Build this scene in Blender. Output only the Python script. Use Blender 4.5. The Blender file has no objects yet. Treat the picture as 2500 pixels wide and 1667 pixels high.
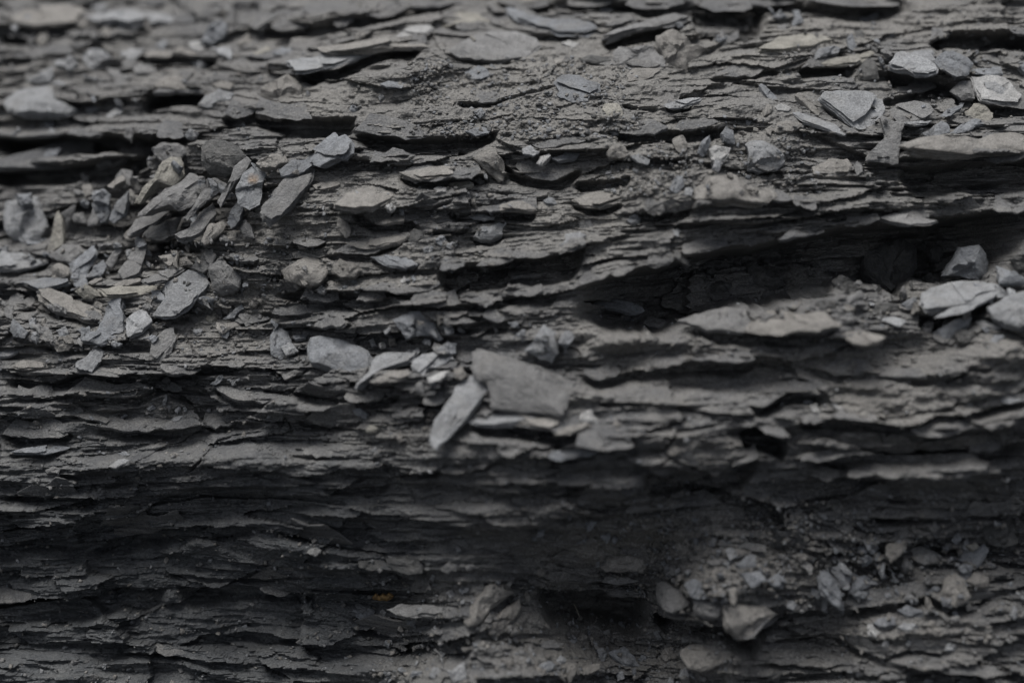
import bpy, math, random
import numpy as np
from mathutils import Vector, Matrix
R = math.radians
scene = bpy.context.scene
COL = scene.collection

# ------------------------------------------------------------------ camera, sky, sun, exposure
PITCH = R(24); DIST = 0.84; LENS = 60.0; SENSOR = 36.0
CT = np.array([0.0, 0.0, 0.6])                       # point on the focus plane at the picture centre
VIEW = np.array([0, math.cos(PITCH), -math.sin(PITCH)])
UPV = np.array([0, math.sin(PITCH), math.cos(PITCH)])
RGT = np.array([1.0, 0, 0])
CAM = CT - DIST * VIEW
cd = bpy.data.cameras.new('camera'); cam = bpy.data.objects.new('camera', cd); COL.objects.link(cam)
cam.location = CAM; cam.rotation_euler = (R(90) - PITCH, 0, 0)
cd.lens = LENS; cd.sensor_width = SENSOR; cd.clip_start = 0.02; cd.clip_end = 500
cd.dof.use_dof = True; cd.dof.focus_distance = DIST; cd.dof.aperture_fstop = 2.5
scene.camera = cam

SUN_EL, SUN_AZ = 78, -75      # soft light from above and a little behind the outcrop; azimuth from +Y towards +X
w = bpy.data.worlds.new('World'); scene.world = w; w.use_nodes = True
nt = w.node_tree; nt.nodes.clear()
sky = nt.nodes.new('ShaderNodeTexSky'); sky.sky_type = 'NISHITA'; sky.sun_disc = False
sky.sun_elevation = R(SUN_EL); sky.sun_rotation = R(SUN_AZ); sky.air_density = 1.0; sky.dust_density = 4.0; sky.ozone_density = 1.0
hs = nt.nodes.new('ShaderNodeHueSaturation'); hs.inputs['Saturation'].default_value = 0.35
bg = nt.nodes.new('ShaderNodeBackground'); bg.inputs['Strength'].default_value = 0.05
wo = nt.nodes.new('ShaderNodeOutputWorld')
nt.links.new(sky.outputs[0], hs.inputs['Color']); nt.links.new(hs.outputs[0], bg.inputs[0]); nt.links.new(bg.outputs[0], wo.inputs[0])
sd = bpy.data.lights.new('sun', 'SUN'); sun = bpy.data.objects.new('sun', sd); COL.objects.link(sun)
sd.energy = 1.5; sd.angle = R(40); sd.color = (1.0, 0.97, 0.93)
to_sun = Vector((math.sin(R(SUN_AZ)) * math.cos(R(SUN_EL)), math.cos(R(SUN_AZ)) * math.cos(R(SUN_EL)), math.sin(R(SUN_EL))))
sun.rotation_euler = to_sun.to_track_quat('Z', 'Y').to_euler()
vs = scene.view_settings
vs.view_transform = 'Standard'; vs.look = 'None'; vs.gamma = 1; vs.use_curve_mapping = False
vs.exposure = 1.05

# ------------------------------------------------------------------ picture <-> place
F = 2500 * LENS / SENSOR
MM = 0.001
PXM = DIST / F                                        # metres per photo pixel on the focus plane
def unproject(px, py, d):
    """photo pixel and distance beyond the focus plane -> point(s)"""
    px = np.asarray(px, float); py = np.asarray(py, float); d = np.asarray(d, float)
    s = (DIST + d)
    xn = (px - 1250) / F; yn = (833.5 - py) / F
    return CAM + s[..., None] * (VIEW + xn[..., None] * RGT + yn[..., None] * UPV)
TILE = {'1': 0, '2': 600, '3': 1220, '4': 1840}; TROW = {'1': 0, '2': 400, '3': 800, '4': 1217}
def tpts(tile, s):
    K = 660 / 2300
    return np.array([[TILE[tile[1]] + float(a) * K, TROW[tile[0]] + float(b) * K] for a, b in (p.split(',') for p in s.split())])

# ------------------------------------------------------------------ noise
_tabs = {}
def vnoise(x, y, seed=0):
    if seed not in _tabs:
        _tabs[seed] = np.random.RandomState(seed + 17).rand(257, 257).astype(np.float32)
        _tabs[seed][256] = _tabs[seed][0]; _tabs[seed][:, 256] = _tabs[seed][:, 0]
    T = _tabs[seed]
    xi = np.floor(x); yi = np.floor(y); fx = x - xi; fy = y - yi
    xi = xi.astype(np.int64) & 255; yi = yi.astype(np.int64) & 255
    fx = fx * fx * (3 - 2 * fx); fy = fy * fy * (3 - 2 * fy)
    a = T[yi, xi]; b = T[yi, xi + 1]; c = T[yi + 1, xi]; e = T[yi + 1, xi + 1]
    return ((a + (b - a) * fx) * (1 - fy) + (c + (e - c) * fx) * fy) * 2 - 1
def fbm(x, y, seed=0, octv=4, gain=0.5):
    o = np.zeros(np.broadcast(x, y).shape); amp = 1.0; tot = 0
    for k in range(octv):
        o += amp * vnoise(x, y, seed + k * 7); tot += amp; amp *= gain; x = x * 2.03 + 5.1; y = y * 2.03 + 9.7
    return o / tot
def smooth(t): t = np.clip(t, 0, 1); return t * t * (3 - 2 * t)
# ------------------------------------------------------------------ the rock face: big shape, ledges, strata
# big shape: photo x, y -> millimetres beyond (+) or before (-) the focus plane
MACRO = [(-500,-400,330),(300,-400,320),(1250,-400,290),(2200,-400,250),(3000,-400,240),
 (0,0,165),(600,0,140),(1200,0,112),(1800,0,92),(2500,0,62),(-500,150,150),(3000,150,40),
 (0,200,122),(400,200,92),(700,200,52),(1000,200,26),(1400,200,18),(1800,200,22),(2100,200,22),(2500,200,25),
 (0,400,92),(300,400,55),(650,400,6),(1000,400,-6),(1400,400,-18),(1700,400,-34),(2100,400,-20),(2450,400,-20),
 (0,600,62),(300,600,34),(550,600,8),(850,600,-10),(1200,600,-32),(1500,600,-42),(1900,600,-34),(2400,600,-24),(-500,600,70),(3000,600,-20),
 (0,750,30),(300,750,10),(600,750,2),(900,750,-22),(1250,750,-48),(1600,750,-54),(2000,750,-48),(2400,750,-40),
 (1600,850,-64),(2000,850,-62),(2400,850,-64),
 (0,950,10),(300,950,0),(600,950,-12),(1000,950,-46),(1200,950,-60),(1500,950,-58),(1900,950,-56),(2300,950,-58),(-500,950,5),(3000,950,-60),
 (0,1060,6),(500,1060,-8),(900,1060,-40),(1200,1060,-66),(1500,1060,-70),(1900,1040,-64),(2300,1040,-68),
 (0,1170,4),(300,1170,0),(700,1170,-22),(1000,1160,-46),(1300,1170,-66),(1500,1180,-74),(1750,1150,-64),(2050,1110,-60),(2400,1100,-66),
 (1200,1240,-60),(1550,1245,-62),(1850,1210,-48),(2200,1180,-46),(2450,1180,-48),
 (0,1300,8),(400,1300,4),(800,1300,-26),(1200,1310,-52),(1600,1310,-36),(2000,1275,-34),(2400,1255,-36),(-500,1300,8),(3000,1300,-15),
 (0,1420,14),(400,1420,10),(0,1520,12),(500,1500,12),(900,1500,2),(1450,1530,6),(1250,1390,-36),(1200,1470,-44),(1000,1560,-10),(1700,1470,-48),(2000,1440,-46),(1850,1490,-50),(2300,1440,-46),(1650,1535,-14),(2000,1515,-24),
 (0,1667,2),(600,1667,2),(850,1667,-6),(1050,1640,-42),(1400,1650,-42),(1750,1640,-40),(2150,1590,-48),(2500,1580,-50),(2100,1667,-46),
 (0,2100,-20),(1200,2100,-35),(2500,2100,-50),(-500,2000,-10),(3000,2000,-50)]
# ledges: tile, lip line in that tile's units, height of the undercut below it (same units), how deep (x height)
LIPS = [
('11','1040,0 1400,40',60,1.5),('11','0,150 130,190 320,230 650,190 730,150',60,1.5),('11','850,185 1000,170 1120,230 1350,170 1690,205',60,1.3),
('11','0,305 160,305 330,330',110,1.4),('11','470,300 800,300 1000,290 1300,300',50,1.2),('11','500,395 720,385 880,370',70,1.2),('11','0,520 250,470 450,440 650,470',90,1.4),
('11','1000,500 1180,480 1500,480 1700,490 1880,500',110,1.6),('11','740,560 900,570 1130,560 1200,610 1350,600',70,1.2),
('11','1200,890 1300,800 1450,765 1600,760 1740,790',190,2.6),('11','0,900 100,900 260,940 440,930 640,890',60,1.2),('11','540,990 700,1010 870,1030',40,1.2),
('11','-200,1150 0,1150 300,1155 600,1140 900,1140 1100,1150 1450,1155 1600,1150 1700,1170',200,3.0),
('11','-200,1440 0,1440 300,1420 700,1400 1100,1340 1350,1290',190,2.4),('11','1880,1000 2050,970 2300,940',120,1.6),
('12','0,230 100,250 300,100 500,112 830,95 1050,40',60,1.3),('12','90,290 320,235 700,215 850,185 1150,140 1330,85 1850,10',115,1.5),
('12','0,490 250,480 340,500',50,1.2),('12','430,600 640,575 780,560 960,500 1100,425 1300,390 1540,385',190,1.8),
('12','0,950 130,945 250,975 400,1000 600,1005 800,1000 960,990',190,1.7),('12','880,1140 1100,1130 1400,1180 1700,1170 2000,1125 2180,1110',190,1.8),
('12','1280,1062 1500,1045 1700,1030 1950,1000',30,1.4),('12','1790,880 2000,860 2200,850',80,1.5),('12','1690,470 1850,490 2000,512 2300,512',70,1.3),
('12','1640,195 1760,240 2050,235',60,1.2),('12','950,1390 1180,1355 1440,1315',40,1.4),('12','1290,1510 1480,1520 1700,1500 1950,1470 2080,1500',110,1.5),
('13','-100,40 180,55 500,60 1000,40 1200,60 1700,70 2200,95',140,1.7),('13','1600,110 1900,140 2280,110',240,1.1),('13','50,150 120,180 280,220 400,240 500,285 740,280 870,255',45,1.5),
('13','850,340 1000,310 1330,240 1600,190',140,1.7),('13','680,520 850,535 990,525 1250,560 1430,545',45,1.8),('13','-40,860 60,830 300,780 430,740 480,730',45,1.6),
('13','1020,890 1130,910 1350,925',50,1.4),('13','1390,905 1500,930 1650,880',60,1.0),('13','900,1110 1200,1125 1500,1115 1750,1080 1930,1065',140,1.4),
('13','180,1210 350,1250 500,1225 600,1200 860,1190',50,1.6),('13','1650,450 1780,430 1900,360 2300,320',60,1.0),('13','1090,690 1300,665 1450,650',35,1.4),('13','1770,650 2000,650 2250,630',60,1.3),
('14','-300,60 0,30 400,25 900,45 1400,20',150,1.1),('14','1480,360 1650,285 1980,272 2300,285 2500,290',180,1.9),('14','370,600 450,560 700,550 890,550',150,1.8),
('14','1140,570 1280,610 1500,635 1750,700 1900,800',150,1.5),('14','1110,820 1350,775 1700,725',110,1.4),('14','590,900 760,1010 880,1105 960,1105',45,1.6),('14','320,960 440,1035 640,1095 800,1140',40,1.5),
('14','1930,860 2100,885 2500,890',140,1.4),('14','1170,1010 1340,1045 1530,1030',50,1.4),('14','1250,1215 1400,1215 1600,1240 2000,1205 2500,1190',60,0.7),('14','1250,1400 1500,1410 1800,1385 2300,1345 2600,1320',330,0.75),
('14','500,1475 680,1470 820,1455',55,1.5),('14','0,1425 150,1440 270,1390',50,1.3),('14','950,1375 1060,1380 1230,1400',45,1.3),
('22','-100,20 0,30',20,1),
('21','1160,420 1300,420 1480,350 1620,320 1800,400',90,1.3),('21','1280,640 1500,640 1700,680',120,1.4),('21','0,880 80,890 300,850 420,800',90,1.4),('21','0,1060 170,1000 320,1065 560,1050 650,990 750,970 910,930',70,1.3),
('21','300,1130 440,1220 600,1270 740,1315 880,1330',110,1.5),('21','0,1220 200,1225 330,1200',50,1.2),('21','100,1480 250,1490 440,1500',40,1.3),('21','1850,780 2000,810 2200,840',80,1.2),('21','1900,1310 2100,1340 2300,1320',50,1.1),
('22','370,395 520,390 700,385',40,1.0),('22','700,370 900,390 1080,380 1240,300',45,1.4),('22','900,430 1000,450 1090,505 1250,490 1400,470 1500,530',110,1.5),('22','380,670 550,680 700,655',60,1.5),
('22','650,780 840,765 1060,760 1200,690 1350,660',80,1.5),('22','1060,800 1200,870 1360,890 1500,850',60,1.4),('22','1290,110 1480,135 1600,130 2000,95',110,1.6),('22','1340,370 1600,370 1800,290',50,1.2),
('22','1560,560 1800,560 1900,540',60,1.4),('22','1700,390 1800,420 2000,410 2300,385',100,1.5),('22','1920,620 2080,640 2200,590',70,1.4),('22','1620,915 1900,870 2100,840 2300,820',240,1.1),
('22','200,1090 500,1085 900,1085 1120,1060 1330,1080 1650,1060',110,1.6),('22','400,1130 700,1150 1100,1160 1330,1110',110,1.2),('22','1340,1200 1600,1200 2000,1190 2300,1180',70,1.5),('22','1640,1340 1900,1350 2300,1320',110,1.4),('22','100,1260 400,1270 700,1260',70,1.2),
('22','460,1370 650,1390 850,1370',50,1.3),
('23','0,-40 180,90 340,130 520,115 640,60 720,40',110,1.5),('23','640,130 800,140 900,135 1000,120 1140,105',120,1.5),('23','0,390 150,385 320,400',130,1.7),('23','600,330 720,355 830,365 950,350 1060,330',80,1.7),
('23','0,520 300,540 600,520 800,560',40,1.2),('23','0,815 200,800 400,790 560,740 740,690',270,1.0),('23','1230,440 1500,400 1900,330 2300,315 2500,330 2700,380',200,0.8),('23','1150,440 1250,420 1400,420',80,1.2),
('23','700,1190 850,1200 960,1240 1150,1290',90,1.5),('23','1200,1380 1450,1390 1600,1360',40,1.3),('23','1640,1400 2000,1435 2300,1445 2700,1435 2860,1400',130,1.5),('23','0,1130 300,1110 500,1090',120,1.0),
('24','-1560,1060 -1310,980 -960,870 -760,845 -460,745 -160,690 0,690 300,622 600,560 900,505 1100,475 1300,470 1570,455 2000,400 2400,370',620,1.15),
('24','1420,1280 1550,1300 1760,1275 1900,1210 2000,1160',180,1.4),('24','2000,1260 2150,1330 2400,1360',110,1.6),('24','740,1450 850,1530 1050,1540 1150,1490',40,1.4),('24','1450,1500 1700,1520 2000,1500',30,1.2),
('31','0,440 150,430 350,465 450,460 700,385 1000,400 1250,375',150,1.3),('31','1260,370 1400,385 1500,385 1900,330 2100,315',90,1.3),('31','0,600 400,590 800,560 1170,590 1300,515 1420,505 1550,540',90,1.4),
('31','0,770 300,765 500,765 720,750 940,795',60,1.4),('31','750,840 1000,870 1150,880 1300,880 1600,840 1900,810 2300,800',110,1.3),('31','0,910 300,915 640,900',120,1.4),('31','90,1070 300,1060 580,1020',70,1.3),
('31','500,1235 700,1235 800,1225 1000,1175',70,1.4),('31','0,1420 400,1435 800,1425 900,1400',140,1.2),('31','1420,560 1550,590 1620,660',60,1.6),('31','1600,1230 1750,1110 1850,950 2000,900 2250,870',40,1.4),
('31','1800,510 2000,600 2300,610',90,1.0),('31','700,1030 850,1030 1000,1020',40,1.3),
('32','0,330 200,330 330,430 560,330',60,1.2),('32','330,520 500,560 600,580 900,610 1150,600 1350,560',120,1.4),('32','400,770 560,820 700,840 1000,800',70,1.4),('32','1450,650 1600,650 1700,630',60,1.6),
('32','370,1080 550,1080 750,1080',50,1.2),('32','650,1350 780,1370 900,1380 1250,1340',80,1.2),('32','1140,1170 1400,1230 1700,1210',90,1.0),('32','270,690 330,740 270,900 400,930',40,1.2),
('32','1900,820 2100,830 2300,830 2450,860 2600,880 2660,920 2960,865',140,1.4),('32','2090,630 2300,680 2500,730 2700,720',35,1.6),
('33','640,390 800,430 960,410 1050,395 1400,330 1650,300 1800,280 2000,300 2250,280',140,1.2),('33','800,650 1100,625 1300,640 1600,660 1780,690',50,1.3),('33','640,990 800,1025 1100,1030 1400,1020 1500,860 1650,830 1920,800',60,1.3),
('33','420,1140 650,1110 850,1060',60,1.2),('33','1200,1270 1500,1240 1700,1250 1850,1235 2000,1150 2200,1100',230,0.8),('33','0,1320 250,1320 400,1340 800,1330',100,1.0),('33','1300,1180 1450,1090 1500,1130 1700,1190',40,1.2),
('34','0,285 200,280 700,385 1250,390 1600,420 1700,360',110,0.7),('34','1600,430 1750,390 1830,330 2060,350',70,1.0),('34','300,830 480,790 600,775 900,775 1000,800 1250,835 1550,750 1750,740 2000,690 2150,645 2400,650',120,1.6),
('34','1280,920 1450,925 1600,935 1750,890 2100,855',60,1.3),('34','400,1130 500,1115 800,1075 1300,1060 1600,1055 2050,1035 2300,970 2500,960',150,1.4),('34','0,1285 400,1240 600,1290 800,1275 1050,1220 1200,1300 1500,1310',25,1.6),
('34','-60,640 30,660 120,640 250,560 400,540 640,580',130,1.8),('34','-120,860 0,820 130,900 300,960',220,1.2),
('41','-200,410 0,410 350,335 480,350 620,365 800,380 1000,340 1300,290 1500,250 1700,220 2300,220',170,1.1),('41','-200,870 0,865 200,855 400,840 650,830 800,815 1000,770 1150,775 1450,760',260,0.9),('41','150,300 500,340 800,300',0.1,1),
('41','1340,560 1450,640 1600,650 1750,680 1900,690 2300,680',55,1.4),('41','1480,740 1700,750 2000,745 2300,745',190,1.0),('41','600,1290 720,1310 900,1330 1100,1300 1250,1290 1560,1330 1800,1390 2000,1450',55,1.3),('41','0,1560 400,1560 900,1570',30,1.3),
('41','0,130 250,120 500,130 750,120',30,1.2),('41','720,300 900,220 1200,215 1500,190',25,1.2),('41','1250,1380 1400,1390 1500,1400',25,1.2),
('42','0,685 150,690 250,685 450,660 620,660',35,1.4),('42','0,745 200,790 320,800 630,805',130,1.1),('42','0,220 250,250 450,310 650,385 900,420 1100,440 1500,470',60,1.2),('42','940,590 1050,625 1150,625 1250,610 1320,650 1410,665',45,1.4),
('42','880,740 1000,770 1150,775 1400,790 1560,780',70,1.4),('42','870,970 1000,1020 1130,1030 1250,1000 1500,1020 1800,990',60,1.3),('42','900,1060 1100,1110 1250,1160 1500,1130 1700,1140',80,1.2),('42','1250,1290 1400,1240 1550,1215 1950,1175',250,0.6),('42','850,1480 1000,1530 1250,1560',30,1.2),
('42','800,110 950,170 1200,190 2000,180',45,1.0),('42','1300,540 1400,480 1500,470',30,1.2),
('43','300,765 450,775 600,770 850,770 950,810 1170,830 1290,870',330,1.4),('43','850,735 1000,745 1220,740',20,1.4),('43','1280,950 1370,985 1500,1005 1640,1000 1750,1050 1900,1080 2080,1180 2170,1180 2300,1060',200,1.9),('43','460,550 570,570 720,570',25,1.5),('43','1760,410 2000,405 2150,430 2270,455',28,1.5),
('43','950,480 1100,480 1200,500 1290,590',45,1.2),('43','0,720 100,740 300,750',30,1.0),('43','560,90 800,160 1100,140 1400,80 1900,20',60,1.0),('43','1220,680 1240,760 1270,830',60,1.5),
('44','1200,140 1500,150 1700,150 2300,130 2500,130',55,1.6),('44','1370,390 1500,400 1650,430 1850,410',100,1.4),('44','760,915 900,920 1000,895 1200,875 1480,830 1600,870 1720,915 1850,890 2050,830',140,1.4),('44','0,1190 100,1100 250,990 330,950 650,930',80,1.2),
('44','650,1150 800,1210 900,1285 1060,1335 1300,1280 1720,1300',80,1.3),('44','0,1395 300,1395 600,1415 900,1390',50,1.3),('44','790,150 830,210 950,270 1100,290 1250,250',40,1.3),('44','0,440 200,420 480,410',40,1.0),('44','550,300 650,400 780,470 860,420',35,1.3),
('44','1900,230 2100,190 2250,240',40,1.0),('44','1000,1560 1300,1500 1700,1480 2300,1500',60,1.2),
]
# ------------------------------------------------------------------ loose stones, back to front
# tile, outline, how it lies (F flat, S sloped, U upright; number = lean to the right in degrees), thickness in photo pixels, tone, name, label
STONES = [
('11','60,160 200,60 420,60 700,70 730,100 650,180 430,200 320,220 130,180','F',12,'t','slab','blurred pale tan slab at the far upper left corner of the ledges'),
('11','720,150 930,80 1080,60 1400,90 1700,160 1680,200 1350,160 1120,220 1000,160 850,180','F',12,'pb','slab','blurred long pale slab right of the tan slab at the top left'),
('11','210,650 330,570 430,520 440,620 430,690 250,690','S',18,'pb','stone','out of focus grey stone leaning behind the big rounded pale stone'),
('11','0,800 90,720 380,690 440,720 470,830 560,850 640,880 560,920 400,930 250,930 40,880','S',22,'pb','stone','big smooth rounded pale stone at the upper left edge'),
('11','540,570 560,480 600,470 640,540 600,600 560,620','U',12,'pb','chip','small blurred upright chip beside a dark hole at the upper left'),
('11','700,450 760,390 900,380 950,450 970,500 880,520 750,540 705,500','S',22,'pb','stone','pale blocky stone with rounded top left of the grey flakes at the upper left'),
('11','1690,330 1750,230 1870,150 1930,200 1910,290 1800,350','U15',14,'b','stone','smooth blue grey egg shaped stone leaning up near the top left'),
('11','1600,360 1680,340 1760,360 1740,400 1640,415','F',8,'w','chip','small white chip below the egg shaped blue grey stone'),
('11','1450,410 1540,370 1630,430 1700,465 1580,460','F',7,'t','flake','small tan flake below and left of the white chip at the upper left'),
('11','1020,440 1100,400 1240,410 1180,470 1100,500','F',8,'pb','flake','pale triangular flake to the right of the blocky pale stone'),
('11','1220,450 1330,420 1460,440 1440,470 1250,475','F',8,'t','flake','thin flat flake on the lip over the dark crack at the upper left'),
('11','1130,540 1180,510 1290,530 1350,570 1250,610 1140,600','S',12,'g','stone','small blurred stone with a bright tip on a shadowed ledge'),
('11','1290,680 1420,620 1540,610 1590,680 1570,730 1480,740 1350,720','S',14,'t','stone','crumbly tan stone above the dark oval hollow'),
('11','1800,710 1880,690 2000,700 1950,740 1850,730','F',7,'t','flake','small flat flake above the pale stone beside the dark oval hollow'),
('11','1680,870 1740,800 1860,750 1990,790 1970,850 1850,870 1790,900','S',12,'pb','flake','pale pointed flake at the right end of the dark oval hollow'),
('11','890,970 940,920 1050,900 1020,960 910,1005','S',8,'pb','flake','small pale leaning flake left of the dark oval hollow'),
('11','360,1040 420,1010 460,1050 440,1090 390,1090','S',8,'b','chip','small grey chip under the rounded pale stone at left'),
('11','350,1310 420,1260 520,1250 480,1310 390,1340','S',8,'b','chip','blurred grey chip inside the dark crevice at left'),
('11','800,1420 900,1350 1060,1310 1080,1350 960,1410','S',10,'d','flake','dark flake lying deep in the crevice at left'),
('12','600,400 850,370 1200,320 1500,340 1540,370 1280,370 1100,405 700,445','F',14,'t','slab','long tan bed plate just above the jutting pale lipped slab'),
('12','345,520 480,480 800,440 1080,410 1120,430 1000,460 960,490 740,560 640,570 500,600 430,600','F',9,'pb','slab','jutting slate slab with a bright pale lip over a deep shadow'),
('12','1640,110 1790,60 1980,80 2020,130 2090,180 1980,200 1900,180 1700,190','F',16,'y','stone','cream coloured angular block at the top centre'),
('12','1280,300 1370,240 1560,210 1600,240 1540,280 1390,305','F',7,'w','flake','thin whitish leaf shaped flake left of the cream block'),
('12','940,270 1000,250 1010,310 940,340','U',8,'t','chip','tiny tan chip standing at the foot of the dark top riser'),
('12','60,440 180,390 215,420 110,455','F',6,'y','flake','small yellowish flake at the upper left of the dark riser'),
('12','220,440 300,395 400,400 370,450 270,460','F',7,'b','flake','small blurred blue grey flake beside the yellowish flake'),
('12','1690,420 1850,340 1960,280 2130,260 2300,270 2480,330 2520,400 2400,480 2300,500 1980,500 1850,480','S',8,'g','slab','broad blue grey slate slab embedded in tan soil at the upper centre'),
('12','1910,300 1930,290 1960,340 1940,355','S',4,'y','chip','tiny straw coloured curl on the broad blue grey slab'),
('12','25,880 150,680 350,600 400,620 460,690 450,760 330,870 200,920 60,910','S-10',30,'t','stone','large tan wedge shaped stone below the jutting pale lipped slab'),
('12','1220,830 1290,760 1420,740 1480,780 1470,830 1320,850','S',10,'d','stone','dark brown crumbly lump on the tan soil'),
('12','1120,810 1160,790 1185,830 1140,845','S',9,'pb','pebble','tiny pale pebble left of the dark brown lump'),
('12','870,920 910,880 960,910 950,945 890,950','S',9,'b','pebble','small grey pebble on the laminated ledge at upper centre left'),
('12','1140,720 1220,680 1360,690 1320,740 1200,740','F',6,'b','flake','thin grey flake on tan soil above the dark brown lump'),
('12','1850,600 1980,550 2050,580 2110,630 2000,670 1890,665','F',6,'b','flake','flat blue grey pentagonal flake on tan soil below the broad slab'),
('12','1860,1110 1970,1080 2090,1080 2060,1120 1950,1140','F',7,'b','flake','small flat flake above the upside of the tan triangular stone'),
('12','1940,950 2000,910 2040,950 1990,990','S',8,'b','chip','small blue grey chip on soil left of the prominent jagged blue flake'),
('13','50,90 90,80 200,110 330,150 500,180 640,160 800,180 860,240 740,270 500,270 400,230 280,210 120,170','F',12,'b','slab','long smooth blue grey slate slab at the top centre right of the cream block'),
('13','840,80 920,40 970,60 940,95 870,110','F',7,'b','chip','small grey chip beneath the topmost ledge'),
('13','890,220 980,180 1160,140 1100,180 960,222','F',5,'g','flake','thin olive grey plate edge beneath the topmost ledge'),
('13','850,330 1000,250 1160,200 1300,150 1480,130 1600,170 1500,190 1250,230 1000,290','F',9,'g','slab','long leaf shaped slate plate pointing down left under the topmost ledge'),
('13','520,360 590,335 680,365 620,410','F',7,'w','chip','bright white chip on the tan soil below the long blue slab'),
('13','680,480 780,450 960,460 990,520 850,530 720,520','S',12,'d','stone','dark edged stone left of the mottled grey block on the soil'),
('13','960,420 1010,370 1130,400 1300,370 1400,440 1420,530 1250,550 1000,520','S',16,'g','stone','mottled grey block resting against the rounded brown stone'),
('13','1340,260 1480,230 1560,270 1750,370 1700,440 1620,480 1600,590 1500,590 1430,520 1400,440 1340,350','U',30,'t','stone','rounded dusty brown stone standing at the upper centre right'),
('13','1080,630 1150,590 1400,590 1450,640 1300,660 1090,690','F',9,'t','slab','small rough tan plate below the mottled grey block'),
('13','460,500 520,490 590,510 570,540 480,540','F',6,'t','chip','small tan chip on soil left of the dark edged stone'),
('13','460,690 520,640 680,635 740,680 850,700 850,760 720,850 620,850 500,810 510,760','S',8,'b','flake','prominent jagged blue grey flake lying on tan soil at upper centre'),
('13','870,920 890,880 1000,870 1050,950 1040,980 960,990 930,1015','S',7,'y','flake','small yellowish flake below and right of the prominent jagged blue flake'),
('13','1400,870 1560,850 1720,835 1600,885 1450,905','F',9,'pb','slab','narrow pale plate edge right of the yellowish flake'),
('13','190,1260 260,1230 340,1280 290,1310 200,1295','F',9,'pb','chip','pale grey chip left of the rounded light pebble at centre'),
('13','440,1330 560,1290 690,1295 650,1340 500,1360','F',10,'b','flake','grey boat shaped flake right of the rounded light pebble'),
('13','310,1350 340,1300 420,1280 440,1310 400,1360 340,1380','S',12,'w','pebble','rounded light pebble on thin ledges near the centre'),
('13','910,1290 960,1230 1060,1220 1100,1280 1070,1330 940,1330','S',14,'t','stone','tan block under the dark overhang at centre right'),
('13','1110,1320 1180,1300 1280,1350 1260,1385 1170,1365','F',8,'b','flake','small blue grey flake right of the tan block under the overhang'),
('13','1900,1120 1940,1060 1990,1110 2010,1220 1920,1190','U',12,'b','shard','upright grey shard at the back of the pale stone cluster'),
('13','1680,1290 1720,1200 1790,1140 1800,1200 1770,1300 1730,1330','U',14,'b','stone','leaning grey stone at the left of the pale stone cluster'),
('13','1780,1240 1850,1180 1980,1230 1960,1300 1880,1390 1810,1330','S',18,'w','stone','pale stone with a pointed foot in the cluster at centre right'),
('13','1810,1440 1840,1350 1890,1380 1880,1430 1860,1470','U',10,'pb','chip','small pale chip hanging below the pale stone with a pointed foot'),
('13','1470,1170 1560,1130 1600,1210 1570,1290 1500,1260','S',10,'t','stone','rough brownish stone left of the pale stone cluster'),
('13','2210,720 2250,700 2300,760 2380,830 2330,850 2270,800','S',8,'b','shard','narrow blue shard on gravel right of centre above the large pale stones'),
('14','1250,1200 1500,1150 1800,1110 2300,1040 2520,1030 2520,1200 2000,1205 1600,1240 1400,1215','F',34,'t','rock','thick tan topped bed of rock at the right edge above the cave'),
('23','1650,150 1800,90 2000,60 2130,130 2300,150 2400,230 2300,290 2000,270 1880,290 1700,250','S',22,'t','rock','smooth dusty brown hump of rock at centre right above the cave'),
('14','20,430 250,290 450,270 620,300 680,330 480,390 250,430','F',12,'y','slab','dusty pale slab with a rough domed top at the upper right'),
('14','450,550 700,490 900,470 1000,430 1020,460 880,540 700,552','F',8,'y','slab','pale tan plate projecting above a dark boxy shadow at the upper right'),
('14','500,500 560,400 640,390 700,370 750,390 720,440 640,450 560,490','S',8,'b','flake','grey angular flakes stone on the dusty pale slab'),
('14','800,310 840,260 890,370 850,430 800,400','S',9,'b','flake','grey triangular flake standing on the dusty pale slab'),
('14','850,250 900,220 970,260 950,320 880,310','S',12,'d','stone','dark blue knob behind the grey triangular flake'),
('14','880,160 960,140 1070,90 1060,130 960,190','F',7,'b','flake','thin pointed grey flake near the top right'),
('14','940,380 980,370 1060,410 1050,440','S',6,'g','chip','first of three small olive splinters left of the angular slate at upper right'),
('14','1085,410 1130,400 1190,470 1160,470','S',6,'g','chip','short olive splinter just left of the angular pale slate at upper right'),
('14','1060,480 1090,490 1130,560 1120,590 1080,550','U',7,'b','chip','narrow grey splinter touching the pointed left end of the angular slate'),
('14','860,630 900,520 1000,470 1060,560 1070,650 950,655','S',16,'d','stone','dark rough stone beside the dark boxy shadow at upper right'),
('14','1560,480 1640,420 1700,415 1830,490 1870,540 1840,620 1740,630 1620,560','S',12,'b','stone','dark blue grey slate to the right of the angular pale slate'),
('14','1140,560 1220,470 1340,430 1500,400 1525,410 1520,450 1550,500 1560,590 1490,620 1370,620 1280,590','S',12,'pb','slate','angular pale grey slate with ribbed surface at the upper right'),
('14','1850,590 1950,570 2110,580 2130,630 1950,640','F',8,'b','flake','dark grey flake behind the pale layered flake at right'),
('14','1680,740 1780,660 1850,650 1890,760 1890,820 1780,820','S',14,'g','stone','brownish stone tucked behind the pale layered flake at right'),
('14','1850,650 1980,640 2150,650 2220,720 2290,810 2260,880 2100,870 1930,850 1880,760','S',9,'w','flake','pale layered flake with stepped surface near the right edge'),
('14','1960,700 2060,690 2180,760 2200,830 2080,800 1990,750','S',7,'pb','leaf','upper leaf lying on the pale layered flake near the right edge'),
('14','70,940 130,850 170,900 140,960 80,980','S',12,'t','stone','small brown stone left of the white blob at centre right'),
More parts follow.
